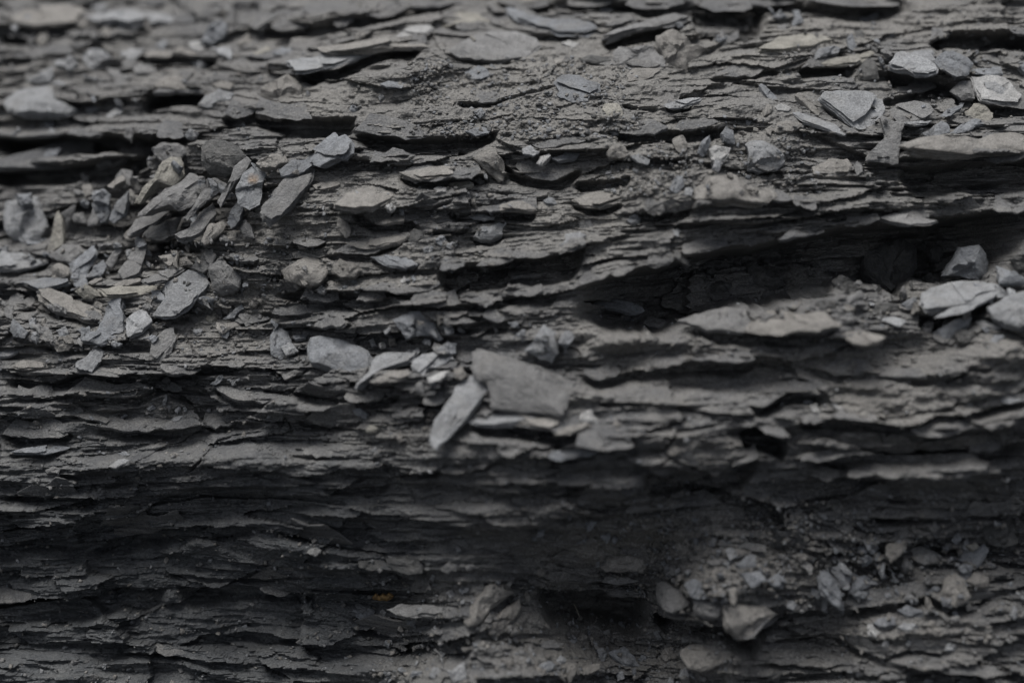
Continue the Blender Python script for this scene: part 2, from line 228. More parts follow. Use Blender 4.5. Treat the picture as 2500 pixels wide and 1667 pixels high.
('14','180,900 240,860 320,910 300,940 200,930','F',8,'w','chip','small rounded white chip above the long sliver at right'),
('14','350,800 400,780 500,860 570,930 560,970 500,930 430,860','S20',9,'t','shard','tan bar shaped shard slanting down right above the long sliver'),
('14','555,830 600,770 780,770 980,770 1100,830 1120,920 1080,1000 960,1090 880,1090 760,990 640,900','S',12,'pb','slate','large flat grey and tan slate with rounded top at the upper right'),
('14','320,950 380,950 560,1010 690,1050 800,1130 770,1135 640,1090 440,1030','F',9,'pb','shard','long thin pale sliver pointing down right below the tan bar shard'),
('14','120,1060 200,1020 330,1020 420,1050 330,1110 190,1110','S',10,'t','stone','tan flat stone under the left end of the long sliver'),
('14','1170,920 1230,880 1370,850 1500,880 1540,940 1460,1010 1330,1030 1200,990','S',9,'g','slate','round coin like grey slate right of the large flat slate'),
('14','1200,1050 1340,1040 1520,1020 1480,1055 1340,1065','F',5,'pb','flake','thin flake beneath the round coin like slate'),
('14','1590,960 1650,910 1790,880 1770,920 1680,970','F',8,'b','flake','dark pointed flake right of the round coin like slate'),
('14','1790,930 1880,860 1980,860 2050,940 2020,1010 1930,990 1820,960','S',14,'y','stone','cream tan rounded stone near the right edge under the pale layered flake'),
('14','1420,1140 1500,1070 1590,1010 1650,1030 1670,1100 1560,1150','S-15',12,'b','stone','blue grey slanted stone on the big right hand slab'),
('14','1670,1110 1760,1050 1900,990 1930,1000 1990,1040 1900,1060 1850,1100 1700,1125','S',10,'b','stone','bumpy blue grey bar of stone below the cream tan stone'),
('14','1085,990 1110,980 1200,1030 1280,1040 1260,1140 1250,1200 1240,1280 1230,1390 1180,1395 1060,1370 950,1370 980,1300 1120,1170 1150,1090','U10',10,'g','slate','tall hourglass shaped grey slate standing against the big right slab'),
('14','-70,1180 0,1140 100,1130 180,1150 270,1270 280,1330 200,1400 60,1420 -50,1400 -40,1280','S',26,'pb','stone','large squarish pale stone at centre right below the long sliver'),
('14','500,1380 640,1310 800,1330 840,1380 820,1450 600,1470 500,1460','S',18,'t','stone','dark fronted dusty slab stone below the tan gravel at centre right'),
('14','850,1400 880,1360 920,1400 930,1460 880,1490','S',8,'g','chip','small ringed chip right of the dark fronted dusty stone'),
('14','2260,560 2300,520 2360,560 2340,610','S',10,'b','chip','blue grey chip cut by the right edge near the top'),
# left pile
('21','10,260 120,220 270,220 340,300 370,480 300,580 210,620 60,560 0,500','S10',40,'pb','stone','big blurred grey boulder at the left edge of the stone pile'),
('21','120,250 260,230 275,330 180,340','S',16,'b','chip','square grey cap sitting on the blurred boulder at left'),
('21','200,630 380,620 370,660 230,670','F',8,'b','flake','flat flake under the blurred boulder at left'),
('21','380,740 440,450 470,390 500,480 510,680 430,740','U',14,'y','shard','tall pale pointed shard standing upright in the left stone pile'),
('21','530,420 660,320 620,480 570,600 540,650 560,500','U20',10,'g','shard','thin grey blade shard standing right of the tall pale shard'),
('21','770,330 900,310 910,400 880,490 840,500 790,420','U',14,'b','flake','blurred blue grey flake standing behind the left stone pile'),
('21','770,240 860,170 920,220 900,300 790,310','S',16,'b','stone','round dark blue stone at the back of the left stone pile'),
('21','730,480 780,370 830,470 820,520 740,530','U',10,'g','chip','narrow brownish chip at the left of the standing blue flake'),
('21','920,470 1000,310 1100,220 1090,320 1060,430 970,490','U25',12,'b','flake','blue grey flake leaning right in the left stone pile'),
('21','900,170 970,110 1030,80 1060,140 960,200','S',10,'t','chip','tan chip behind the cream edged rock'),
('11','1280,1240 1360,1200 1480,1180 1540,1200 1570,1260 1460,1340 1380,1360 1310,1310','S',20,'g','stone','rough grey stone under the overhang, leftmost above the cream edged rock'),
('11','1670,1230 1730,1180 1850,1170 1980,1220 2080,1310 2000,1450 1900,1500 1750,1480 1690,1370','U',30,'d','stone','dark greenish slate standing upright at the back of the left pile'),
('21','1130,270 1210,170 1300,110 1350,10 1450,-80 1530,-95 1560,-40 1540,80 1470,150 1350,130 1250,210 1180,280','S20',22,'y','rock','cream edged jagged rock leaning right at the top of the left pile'),
('12','80,1360 130,1310 330,1240 350,1340 250,1400 120,1400','S',18,'t','stone','tan blocky stone behind the rust spotted stone'),
('21','1150,390 1290,260 1440,170 1600,70 1680,90 1720,95 1770,150 1750,200 1620,310 1520,340 1420,330 1300,350','S15',22,'g','rock','grey layered rock below the cream edged rock'),
('21','1840,290 1950,120 1990,10 2100,-70 2140,-30 2080,90 1990,170 1870,340','U30',16,'g','shard','dark edged bar shard leaning right beside the rust spotted stone'),
('21','1080,590 1140,480 1250,440 1470,400 1340,500 1200,560 1100,600','S15',10,'g','flake','yellow grey flake below the grey layered rock'),
('21','1205,600 1270,530 1400,480 1520,400 1480,560 1380,620 1250,620','S',14,'d','rock','dark layered rock under the grey layered rock'),
('21','1570,440 1700,260 1750,210 1870,180 1850,260 1700,370 1600,470','S25',12,'g','shard','grey splintered shard right of the grey layered rock'),
('21','1600,540 1690,400 1810,310 1840,400 1720,540 1660,580 1530,620 1480,600','S25',14,'g','shard','ribbed grey shard below the splintered shard'),
('21','1700,640 1780,500 1890,440 1920,480 1850,600 1740,680','S25',14,'t','stone','short tan bar of rock at the foot of the rust spotted stone'),
('21','1930,500 1950,420 2000,310 2060,370 2040,480 1970,560','U20',14,'b','chip','blue wedge under the rust spotted stone'),
('12','490,1340 690,1180 770,1130 800,1170 850,1145 900,1200 890,1270 830,1320 720,1340 620,1400 560,1370','S-20',14,'b','slate','long blue grey slate bar with a knobbed upper right end'),
('12','280,1460 390,1360 500,1340 560,1390 480,1450 330,1510 300,1510','S-15',12,'b','slate','blue grey slate piece continuing down left from the knobbed slate bar'),
('22','120,390 220,240 330,110 450,30 530,-40 590,-20 550,170 440,290 340,400 210,490 130,440','S25',18,'g','slate','big elongated grey slate bar slanting down left right of the rust spotted stone'),
('21','2005,180 2060,60 2130,10 2240,10 2260,80 2220,230 2200,330 2110,380 2010,330','S15',16,'rust','stone','blue grey stone with an orange rust spot'),
('21','0,870 0,730 180,740 400,790 300,840 80,880 -60,880 -60,730','F',14,'pb','slab','blurred pale flat slab at the left edge below the boulder'),
('21','0,960 100,900 220,910 150,950','F',8,'t','flake','tan flat flake beneath the blurred pale slab at the left edge'),
('21','400,760 520,670 640,660 720,700 640,760 600,820 480,800','S',14,'g','stone','brown grey lump at the foot of the tall pale shard'),
('21','890,840 1000,700 1040,720 990,820 940,890','U25',10,'g','flake','narrow dark flake leaning left of the grey leaning blade'),
('21','1000,910 1130,740 1240,650 1250,700 1220,830 1180,920 1050,960','S30',10,'g','slate','grey blade of slate leaning right in the middle of the left pile'),
('21','600,960 620,830 720,750 810,690 830,740 770,850 730,930 650,980','S25',10,'b','slate','blue grey blade leaning right below the tall pale shard'),
('21','730,950 790,860 880,810 910,870 880,920 800,940','S20',10,'b','slate','small blue grey blade next to the bigger blue blade'),
('21','420,940 430,860 500,830 570,850 580,930 500,960','S',16,'t','stone','rounded brown stone left of the blue grey blades'),
('21','170,990 330,960 560,970 600,1010 430,1050 320,1065','F',8,'b','flake','flat blue grey flake below the rounded brown stone'),
('21','740,1010 800,970 870,965 860,985 790,1020','F',7,'t','flake','small curved tan flake below the blue grey blades'),
('21','950,1020 1190,960 1200,990 1010,1045','F',7,'t','slab','thin straight bar above the long pale splinter plate at left'),
('21','1200,970 1300,930 1480,890 1580,880 1420,980 1260,1010','F',9,'g','slab','dark grey plate reaching under the rough oval stone'),
('21','1590,870 1700,760 1780,700 1810,760 1760,860 1700,910','S-20',14,'g','stone','rough grey stone leaning up above the rough oval stone'),
('21','820,1060 1000,1040 1280,1030 1400,1040 1230,1095 1080,1115 900,1120','F',9,'y','slab','long pale splinter plate lying across the left pile'),
('21','630,1090 720,1020 860,1130 780,1150 700,1150','S',10,'y','flake','pale pointed tip sticking up left of the long splinter plate'),
('21','1290,1290 1400,1150 1400,1010 1600,890 1720,920 1780,1010 1680,1120 1630,1200 1480,1300 1370,1310','S',10,'pb','slate','big pale grey slate sheet sloping to a rounded lower lip at left'),
('21','1750,880 1850,790 1920,850 2030,960 2020,1050 1960,1100 1860,1120 1790,1050','U',24,'g','stone','rough oval brown grey stone right of the big pale slate sheet'),
('21','310,1080 420,1060 560,1110 760,1180 860,1240 870,1320 740,1310 600,1260 440,1210 340,1140','F15',14,'t','slab','wood grained tan slab slanting down right at the lower left pile'),
('21','380,1180 460,1160 560,1220 550,1260 450,1240','S',14,'g','stone','brown lump under the left end of the wood grained slab'),
('21','890,1200 1000,1110 1040,1100 1030,1230 1050,1270 1040,1420 930,1460 800,1420 870,1300','S',14,'b','slate','grey stone with a pointed top right of the wood grained slab'),
('21','1070,1290 1180,1220 1240,1230 1290,1320 1200,1400 1080,1450 1065,1380','S',12,'pb','slate','pale angular stone right of the stone with a pointed top'),
('21','1200,1200 1260,1170 1300,1220 1240,1230','F',6,'g','chip','small dark chip under the rounded lip of the big slate sheet'),
('21','470,1400 560,1370 580,1450 500,1470','S',10,'b','chip','small grey chip under the wood grained slab'),
('21','650,1400 760,1370 790,1440 700,1500','S20',9,'b','chip','leaning grey chip left of the bluish lower slate'),
('31','680,100 760,30 900,40 1000,60 930,110 850,140 780,120 700,115','S',10,'b','slate','bluish slate at the bottom of the left pile'),
('31','940,140 1000,110 1040,130 980,160','S',7,'b','chip','small blue chip hanging at the bottom of the left pile'),
('31','430,150 480,80 560,60 630,130 570,200 470,210','S',14,'t','stone','brown rough stone at the lower left edge of the pile'),
('31','650,280 720,240 790,140 890,190 860,280 780,370 700,350 640,330','S20',12,'pb','slate','grey pebbly slate resting on the ledge below the left pile'),
('31','1210,80 1290,50 1350,70 1300,120','S',8,'b','flake','small flake left of the long hanging flake'),
('31','1270,220 1280,130 1390,20 1480,-10 1500,80 1460,190 1360,290 1300,260','S30',12,'g','flake','long grey flake hanging over the ledge below the left pile'),
('21','1740,1280 1820,1230 1870,1270 1800,1340 1750,1320','S',14,'y','pebble','pale yellowish pebble below the rough oval stone'),
('21','2090,1130 2150,1100 2190,1160 2150,1210 2100,1190','S',14,'t','pebble','round tan pebble right of the rough oval stone'),
('21','1900,1300 1990,1240 2060,1190 2080,1230 2000,1300','S20',8,'b','flake','thin grey flake below the round tan pebble'),
('31','-20,210 60,170 170,160 150,200 50,240 -20,250','F',8,'pb','slab','pale flake on the left edge ledge under the pile'),
('31','90,310 200,270 400,300 480,330 350,350 150,340','F',8,'t','slab','tan plate on the left ledge below the brown rough stone'),
# centre
('22','740,350 960,210 1120,180 1300,220 1230,290 1080,370 900,380','F',12,'t','slab','rough tan plate with pointed left end right of the elongated slate bar'),
('22','570,170 650,150 770,145 800,170 700,200 600,205','F',8,'t','slab','small pale plate edge next to the big elongated slate bar'),
('22','1190,340 1240,320 1280,350 1240,390 1200,375','S',10,'w','pebble','small pale egg shaped pebble below the rough tan plate'),
('22','1300,90 1480,50 1700,10 1950,30 1990,50 1700,100 1480,125','F',8,'t','slab','long tan plate left of the tan triangular stone'),
('12','1930,1350 1960,1300 2050,1250 2110,1250 2180,1370 2180,1540 2140,1550 2080,1500 1990,1410','U-15',18,'t','stone','tan triangular stone pointing down at the centre'),
('22','1600,200 1720,190 1700,230 1630,235','F',7,'w','chip','small white chip below the long tan plate'),
('22','1730,150 1900,140 1940,180 1780,230','F',7,'y','flake','pale cream flake right of the small white chip'),
('22','1940,130 1990,100 2030,130 1990,160','S',9,'g','pebble','small round pebble under the tip of the tan triangular stone'),
('22','770,530 780,450 850,490 890,560 880,610 840,630','U-15',8,'t','chip','pale upright chip with a tan edge on the centre left ledge'),
('22','1090,490 1250,440 1350,430 1340,480 1200,500','F',8,'t','slab','small tan plate above a black notch left of centre'),
('22','850,650 1040,640 1200,620 1400,620 1300,670 1100,710 950,690','F',9,'t','slab','pale dusty plate over a shadow left of centre'),
('22','1340,600 1420,530 1500,540 1540,610 1450,650','S',14,'d','stone','dark lump in the notch left of the pale blue rounded stone'),
('22','1500,720 1570,690 1620,700 1580,740 1520,760','S',8,'pb','chip','small pale chip in the notch below the dark lump'),
('22','1700,700 1750,660 1790,660 1750,720','S',7,'pb','chip','thin pale chip standing in the notch near the centre'),
('22','1610,640 1660,600 1710,630 1660,680','S',9,'b','chip','grey chip at the back of the notch near the centre'),
('22','1060,790 1200,780 1380,800 1470,850 1360,880 1200,860','F',10,'b','slab','dark edged lens shaped plate right of the tan oval stone'),
('22','720,890 780,770 880,820 1000,850 900,940 800,950','S',18,'t','stone','rough lump with pointed top right of the tan oval stone'),
('22','275,880 370,840 480,770 560,770 680,840 690,920 620,1020 520,1040 420,1010 320,970','S',26,'t','stone','tan oval stone with a knobbly left end at centre left'),
('22','590,1060 630,1020 690,1050 660,1085','S',8,'w','chip','small white chip below the tan oval stone'),
('22','690,1000 740,975 820,985 800,1040 720,1040','S',10,'t','stone','small tan stone right of the white chip below the oval stone'),
('22','860,970 900,955 920,980 880,990','F',6,'w','chip','tiny white chip on the tan ledge right of the oval stone'),
('22','1310,980 1350,955 1380,985 1330,1000','F',6,'w','chip','tiny pale chip on the ledge end left of the dark laminated riser'),
('22','1890,430 1980,410 2120,455 2030,470 1930,455','F',7,'pb','flake','thin pale flake above the pale blue rounded stone'),
('22','1930,600 1960,550 2080,510 2160,470 2200,490 2190,580 2080,630 2000,620','S',18,'pb','stone','pale blue rounded stone in a dark gap near the centre'),
('23','370,310 410,250 480,290 490,330 400,340','S',9,'b','chip','small blue chip left of the tan lens shaped plate'),
('23','0,340 100,310 200,300 300,370 320,390 150,385 0,385','F',10,'t','slab','blurred tan ledge plate left of the small blue chip'),
('23','610,290 820,210 960,250 1050,290 850,360 720,345','F',12,'t','slab','tan lens shaped plate over a black shadow at centre'),
('23','1080,460 1150,410 1210,450 1180,490 1120,490','S',14,'b','stone','grey stone in rubble right of the tan lens shaped plate'),
('23','1440,200 1500,80 1560,90 1570,180 1500,240','S',12,'b','flake','blurred grey flake leaning below the dark overhang at centre right'),
('23','1540,270 1580,190 1650,180 1620,260','S',10,'pb','flake','blurred pale flake right of the leaning grey flake'),
('23','1460,570 1510,540 1545,570 1520,610','S',8,'pb','chip','small pale chip on the rim above the cave'),
('23','700,1170 850,1160 1010,1160 1180,1200 1230,1240 1120,1270 960,1220 800,1190','F',10,'b','slab','curled dark leaf of slate at the left mouth of the cave'),
('23','560,590 680,570 740,600 650,650 500,690 560,640','F',9,'pb','slab','pale crest of layered rock left of the cave'),
# cave
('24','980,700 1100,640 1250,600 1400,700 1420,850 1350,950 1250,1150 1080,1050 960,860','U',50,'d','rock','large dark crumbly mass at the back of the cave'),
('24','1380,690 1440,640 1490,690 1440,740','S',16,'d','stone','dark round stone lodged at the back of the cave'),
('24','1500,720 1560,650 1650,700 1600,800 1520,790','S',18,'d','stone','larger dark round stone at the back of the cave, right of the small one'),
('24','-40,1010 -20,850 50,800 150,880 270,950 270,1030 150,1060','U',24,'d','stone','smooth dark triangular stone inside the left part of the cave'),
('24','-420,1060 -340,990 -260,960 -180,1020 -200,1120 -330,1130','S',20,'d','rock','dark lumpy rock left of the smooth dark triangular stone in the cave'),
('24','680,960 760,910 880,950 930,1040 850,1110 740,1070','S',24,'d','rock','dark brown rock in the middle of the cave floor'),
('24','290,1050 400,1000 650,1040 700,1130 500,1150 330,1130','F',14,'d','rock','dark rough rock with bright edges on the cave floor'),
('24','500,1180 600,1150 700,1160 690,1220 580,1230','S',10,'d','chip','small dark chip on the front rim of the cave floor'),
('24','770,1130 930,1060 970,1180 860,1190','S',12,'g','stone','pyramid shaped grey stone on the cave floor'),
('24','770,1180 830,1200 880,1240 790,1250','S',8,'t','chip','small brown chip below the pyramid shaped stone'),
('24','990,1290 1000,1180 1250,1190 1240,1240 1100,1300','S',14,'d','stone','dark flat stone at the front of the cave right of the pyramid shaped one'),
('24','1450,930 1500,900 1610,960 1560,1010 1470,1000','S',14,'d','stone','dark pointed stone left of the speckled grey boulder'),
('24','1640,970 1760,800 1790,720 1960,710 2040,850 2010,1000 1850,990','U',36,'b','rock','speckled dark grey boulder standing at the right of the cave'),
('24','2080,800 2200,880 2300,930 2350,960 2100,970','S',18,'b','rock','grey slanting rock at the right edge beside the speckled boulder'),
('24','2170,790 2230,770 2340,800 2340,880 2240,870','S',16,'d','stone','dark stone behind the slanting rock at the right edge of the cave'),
('24','1050,460 1200,420 1420,430 1570,460 1480,490 1300,510 1150,490','F',8,'g','slab','thin lit flake jutting from the roof of the cave'),
('24','1250,1180 1390,1110 1400,1200 1310,1225','S',10,'b','stone','small grey stone left of the stacked pale slab at right'),
('24','1370,1290 1400,1180 1470,1190 1460,1280','U',14,'t','stone','upright tan stub under the left end of the stacked pale slab'),
('24','1420,1160 1430,1080 1600,1010 1800,990 1950,1000 2090,1030 2080,1080 1890,1130 1850,1180 1600,1220 1470,1240','F',16,'pb','slab','stacked pale slab lying at the right mouth of the cave'),
('24','1550,1285 1700,1200 1930,1110 2080,1080 2050,1130 1900,1200 1760,1260','F',9,'pb','leaf','lower leaf of the stacked pale slab at right'),
('24','2000,1170 2150,1080 2300,1020 2420,1020 2420,1350 2300,1350 2150,1320 2050,1250','S',26,'pb','rock','large pale block cut by the right edge beside the stacked slab'),
('24','1510,1420 1600,1370 1720,1310 1850,1300 1830,1350 1700,1450 1600,1500','S-20',14,'b','stone','blue grey stone in the dark gap under the stacked pale slab'),
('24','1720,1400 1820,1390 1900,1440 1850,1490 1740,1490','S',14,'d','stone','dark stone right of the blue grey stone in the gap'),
('24','1880,1330 1970,1310 2120,1380 2050,1400 1960,1370','F',9,'pb','flake','thin pale flake in the dark gap at right'),
('24','2000,1500 2100,1440 2140,1460 2060,1520','F',8,'b','flake','small lower flake in the dark gap at right near the ledge'),
('24','1050,1310 1170,1290 1300,1340 1250,1375 1130,1340','F',7,'pb','flake','small pale diamond flake on the ledge left of the stacked slab'),
('24','740,1430 900,1400 1130,1480 1050,1530 850,1520','F',12,'t','slab','blurred tan lens of rock on the ledge below the cave'),
('24','-660,1290 -500,1240 -360,1220 -60,1215 -20,1330 -80,1400 -400,1390','F',20,'g','rock','left half of the thick blurred ledge along the front rim of the cave'),
('24','-30,1220 300,1222 420,1260 600,1240 650,1290 760,1350 540,1400 400,1390 200,1420 -40,1390','F',18,'t','rock','right half of the thick blurred ledge along the front rim of the cave'),
# centre front
('22','1250,1330 1390,1270 1480,1250 1590,1330 1680,1490 1640,1510 1490,1460 1370,1500 1330,1420','S20',22,'b','stone','dark blue grey wedge stone with a peaked top below the centre'),
('22','1170,1420 1220,1370 1240,1390 1190,1450','S',7,'pb','chip','thin pale chip left of the peaked blue grey wedge'),
('32','200,80 260,-30 360,0 390,100 290,230 210,190','S20',16,'b','stone','blurred grey stone left of the big smooth blue grey stone'),
('32','290,150 380,110 450,190 340,235','S',10,'pb','chip','pale chip leaning on the left side of the big smooth stone'),
('32','400,60 520,40 510,80 420,95','F',8,'b','chip','small flat chip wedged left of the big smooth stone'),
('32','540,30 700,30 800,50 880,100 980,140 1080,240 1040,330 880,370 700,290 540,250','S10',30,'b','stone','big smooth blue grey stone with a shadowed lower face'),
('32','1040,100 1090,80 1110,130 1060,140','S',10,'pb','pebble','small pale pebble right of the big smooth blue grey stone'),
('32','1130,130 1180,110 1190,150 1140,165','S',9,'w','pebble','tiny white pebble in the gap above the curved pale flake'),
('32','1210,90 1270,80 1280,140 1220,145','S',9,'t','pebble','tan pebble below the peaked blue grey wedge'),
('32','1630,180 1720,100 1800,110 1800,190 1720,210','S',10,'b','flake','blurred grey flake above the double pale flake'),
('32','1090,450 1190,380 1390,360 1395,410 1280,440 1150,460','F',9,'t','flake','lower flake tucked beneath the curved pale flake'),
('32','920,510 1000,420 1100,230 1180,190 1330,190 1450,150 1475,180 1400,270 1200,320 1080,370 1000,440 940,512','S',10,'pb','flake','curved pale flake with a tail pointing down left at centre front'),
('32','1400,310 1500,230 1700,190 1770,240 1700,290 1540,330 1500,420 1420,350','S',12,'pb','flake','double pale flake left of the long blurred shard'),
('32','1540,420 1700,350 1740,340 1680,420 1560,460','F',9,'w','leaf','lower leaf of the double pale flake'),
('32','1430,490 1460,440 1510,470 1490,570 1440,550','S',10,'g','pebble','grey pebble in the gap below the double pale flake'),
('32','1890,780 2000,740 2300,730 2500,780 2300,810 2100,825 1950,810','F',12,'pb','slab','pale blurred plate beneath the big pale block'),
('33','200,200 310,60 370,-30 480,60 490,220 430,300 340,270','U10',18,'pb','stone','upright blurred pale stone behind the big pale block'),
('33','520,60 560,10 630,20 640,80 590,140 520,100','S',14,'b','stone','round blurred grey stone right of the upright pale stone'),
('33','530,190 560,170 590,200 560,230','S',10,'pb','pebble','small blurred pebble right of the upright pale stone'),
('33','0,750 200,740 350,770 520,750 500,820 430,850 250,820 0,800','F',10,'t','slab','tan plate under the right end of the big pale block'),
('33','460,900 560,840 780,820 720,860 600,900','F',9,'t','slab','tan flat plate below the cream pebble'),
('33','670,770 690,690 780,670 820,740 840,790 720,800','S',16,'w','pebble','cream rounded pebble right of the big pale block'),
('32','1930,300 1940,170 2000,120 2170,200 2300,220 2450,270 2640,340 2800,420 2790,500 2730,620 2690,720 2560,690 2300,650 2100,620 2090,560 2050,420 1980,400','S',32,'g','rock','big blurred pale block at the front centre'),
('32','1770,330 1840,300 1880,400 1830,440 1780,420','S',12,'t','stone','small tan stone left of the long blurred shard'),
('32','1555,910 1650,700 1750,560 1850,430 1950,390 2110,380 2100,430 1990,600 1870,760 1700,920 1610,1000','S20',20,'pb','shard','long pale blurred shard pointing down left at the front centre'),
('32','1540,720 1590,690 1620,740 1560,760','S',9,'t','pebble','small tan pebble left of the lower half of the long shard'),
('33','400,1100 450,1050 600,1030 840,1050 640,1110 480,1140','F',9,'b','slab','blue grey plate in the laminations under the cream pebble'),
('33','960,790 1000,760 1040,830 1000,850','S',9,'t','chip','small tan chip on the blurred bulge right of the cream pebble'),
('33','1570,940 1600,900 1630,950 1600,970','S',9,'pb','pebble','small pale pebble on the dark bulge'),
('33','1440,1050 1500,980 1540,1060 1490,1090','S',10,'t','stone','tan chip on the lower edge of the dark bulge'),
('34','420,620 470,580 520,620 500,660 440,660','S',10,'pb','chip','pale chip above the white bent flake at right'),
('34','480,640 540,630 570,720 540,735','S',8,'w','flake','white bent flake beside the black cleft at right'),
('34','660,640 700,630 770,690 720,695','F',7,'w','chip','small white chip right of the white bent flake'),
('34','1820,640 1860,630 1880,660 1840,670','F',6,'w','pebble','tiny white pebble on the blurred ledge at far right'),
('34','2100,590 2200,590 2300,610 2200,640 2120,630','F',8,'pb','flake','pale flake near the right edge of the lower blurred ledge'),
# lower left
('31','1790,470 1860,400 1900,390 1910,430 1840,475','S20',8,'b','flake','small grey flake on the ledge at lower left above the chip pocket'),
('31','1950,440 1990,430 2010,470 1970,480','S',8,'pb','pebble','small pale pebble right of the grey flake above the chip pocket'),
('31','90,1060 220,1020 440,990 580,1010 440,1050','F',8,'b','slab','long thin dark flake jutting from the left edge at mid height'),
('31','270,800 300,770 330,790 310,820','S',9,'t','pebble','small round tan pebble below the thin pale ledge at left'),
('31','950,780 1060,730 1090,740 1000,790','S20',7,'b','chip','long grey chip at the left end of the chip pocket'),
('31','1240,680 1300,650 1330,670 1280,700','S',7,'b','chip','grey chip in the upper left of the chip pocket'),
('31','1380,640 1400,570 1420,590 1410,640','U',7,'b','chip','upright grey chip at the back of the chip pocket'),
('31','1410,650 1460,650 1430,710','S',6,'pb','chip','pale triangular chip in the middle of the chip pocket'),
('31','1480,690 1520,660 1540,680 1510,720','S',7,'pb','chip','pale oval chip in the chip pocket'),
('31','1550,680 1575,665 1590,690 1565,710','S',7,'pb','pebble','rightmost pale pebble of the chip pocket'),
('31','1440,780 1520,740 1560,750 1500,790','F',6,'pb','chip','flat pale chip at the lower edge of the chip pocket'),
('31','1430,1080 1480,1040 1520,1070 1500,1105 1450,1100','S',12,'t','pebble','round brown pebble in the dark lower left rock'),
('31','1000,1060 1060,1040 1110,1070 1050,1085','F',6,'b','chip','grey flat chip above the bumpy lip at lower left'),
('31','920,1160 1020,1110 1100,1120 1000,1180','F',8,'pb','flake','pale lip flake at the right end of the lower left ledge'),
('31','370,1210 430,1170 510,1190 490,1240 400,1240','S',12,'g','stone','rounded dark stone left of the bumpy lower ledge'),
('31','265,1300 300,1265 350,1285 320,1330','S',10,'g','pebble','round grey pebble below the rounded dark stone at left'),
('32','1000,870 1050,830 1160,840 1140,880 1070,910 1010,900','S',12,'y','pebble','olive yellow pebble left below the long blurred shard'),
('32','900,700 960,680 1030,740 1010,780 940,750','S',10,'b','flake','grey flake above the olive yellow pebble'),
('32','1280,920 1310,890 1340,960 1300,990','S',9,'t','chip','tan chip right of the olive yellow pebble'),
('42','510,460 560,410 650,430 590,490','S',9,'g','chip','pale diamond shaped chip on the dark lower left slab'),
('42','1205,480 1260,480 1270,505 1220,505','F',6,'pb','chip','tiny pale block right of the diamond shaped chip'),
('42','1055,525 1075,505 1095,525 1075,540','S',6,'pb','chip','tiny pale dot of stone on the dark ledge at lower centre'),
('41','1660,560 1700,530 1725,550 1690,575','S',7,'g','chip','small pale oval chip on the dark slab at lower left'),
('41','1390,530 1410,480 1435,510 1410,545','S',7,'t','chip','small tan chip in the dark recess at lower left'),
('41','560,1400 610,1360 660,1375 620,1400','S',9,'g','pebble','first pale pebble along the bottom left ledge'),
('41','700,1390 720,1360 760,1370 740,1400','S',9,'g','pebble','second pale pebble along the bottom left ledge'),
('41','860,1450 870,1410 905,1410 895,1460','U',9,'pb','pebble','squarish pale pebble on the bottom left ledge'),
('42','880,940 940,860 1060,880 1100,960 1080,1020 980,1020','S',12,'b','slab','rounded blue grey slab left of the pebble seam at bottom centre'),
('42','1210,930 1330,880 1500,900 1800,910 1820,960 1600,990 1400,990 1280,970','F',12,'g','slab','long brown grey slab right of the pebble seam at bottom centre'),
('42','950,520 1180,510 1180,590 1060,610 960,580','S',8,'d','slab','dark scale like plate above the brown twig, left one'),
('42','1190,520 1450,510 1530,570 1500,640 1380,650 1250,610','S',8,'d','slab','dark scale like plate above the brown twig, right one'),
('42','1400,650 1530,620 1560,680 1540,760 1440,760','S',12,'d','stone','dark rounded knob right of the scale like plates'),
# bottom centre and right
('42','1650,600 1720,550 1830,560 1790,620 1720,640','S',9,'g','flake','dark flake left of the upper gravel at bottom centre'),
('42','1850,590 1920,560 1960,600 1900,630','S',9,'g','stone','small grey stone beside the dark flake at bottom centre'),
('42','1770,410 1800,380 1840,440 1800,450','S',8,'b','chip','small blue chip at the top of the bottom centre gravel'),
('42','1560,690 1590,640 1610,660 1590,710','U',7,'pb','chip','narrow pale chip in the gravel beside the dark knob'),
('42','1700,800 1750,760 1800,800 1740,850','S',10,'pb','chip','pale angular chip in gravel left of the split brown rock'),
('42','1800,770 1880,750 1900,790 1840,810','S',9,'b','chip','blue grey chip right of the pale angular chip in the gravel'),
('42','1130,970 1160,940 1195,960 1170,990','S',8,'w','chip','pale crumb in the pebble seam under the brown twig'),
('42','1195,1010 1220,990 1230,1015 1210,1030','S',7,'w','pebble','tiny white pebble at the foot of the pebble seam'),
('42','1930,1090 1960,970 2050,800 2100,720 2200,700 2300,740 2320,790 2260,830 2100,950 2000,1070','S15',26,'t','rock','upper half of the split brown rock at bottom centre'),
('42','2090,1050 2200,940 2360,830 2370,900 2240,1080 2190,1140 2110,1130','S20',24,'t','rock','lower half of the split brown rock at bottom centre'),
('42','1550,1500 1590,1410 1670,1440 1610,1530','S',12,'pb','stone','pale square chip at the bottom edge left of the pale pyramid'),
('42','1725,1480 1790,1410 1860,1360 1890,1520 1770,1560','S',14,'pb','stone','pale pyramid shaped stone at the bottom edge'),
('42','1120,1490 1180,1455 1210,1480 1150,1520','S',9,'b','chip','grey chip at the bottom edge, leftmost of the bottom gravel'),
('42','1130,1570 1190,1490 1240,1500 1210,1570','S20',9,'b','chip','slanted grey chip at the bottom edge under the leftmost gravel chip'),
('42','1390,1500 1430,1450 1510,1470 1490,1500','S',9,'b','chip','dull blue chip between the bottom gravel and the pale square chip'),
('43','720,190 830,190 790,260 750,275','S',9,'b','chip','small blue triangle chip hanging in the dark soil at lower right centre'),
('43','850,320 930,280 945,330 910,385','S',9,'b','chip','blue grey pointed chip in the dark soil below the blue triangle chip'),
('43','950,340 980,300 1010,330 980,380','S',8,'b','chip','narrow chip right of the blue grey pointed chip in dark soil'),
('43','300,330 330,260 390,250 370,320','S',9,'b','flake','dim blue flake at the left of the dark soil bank'),
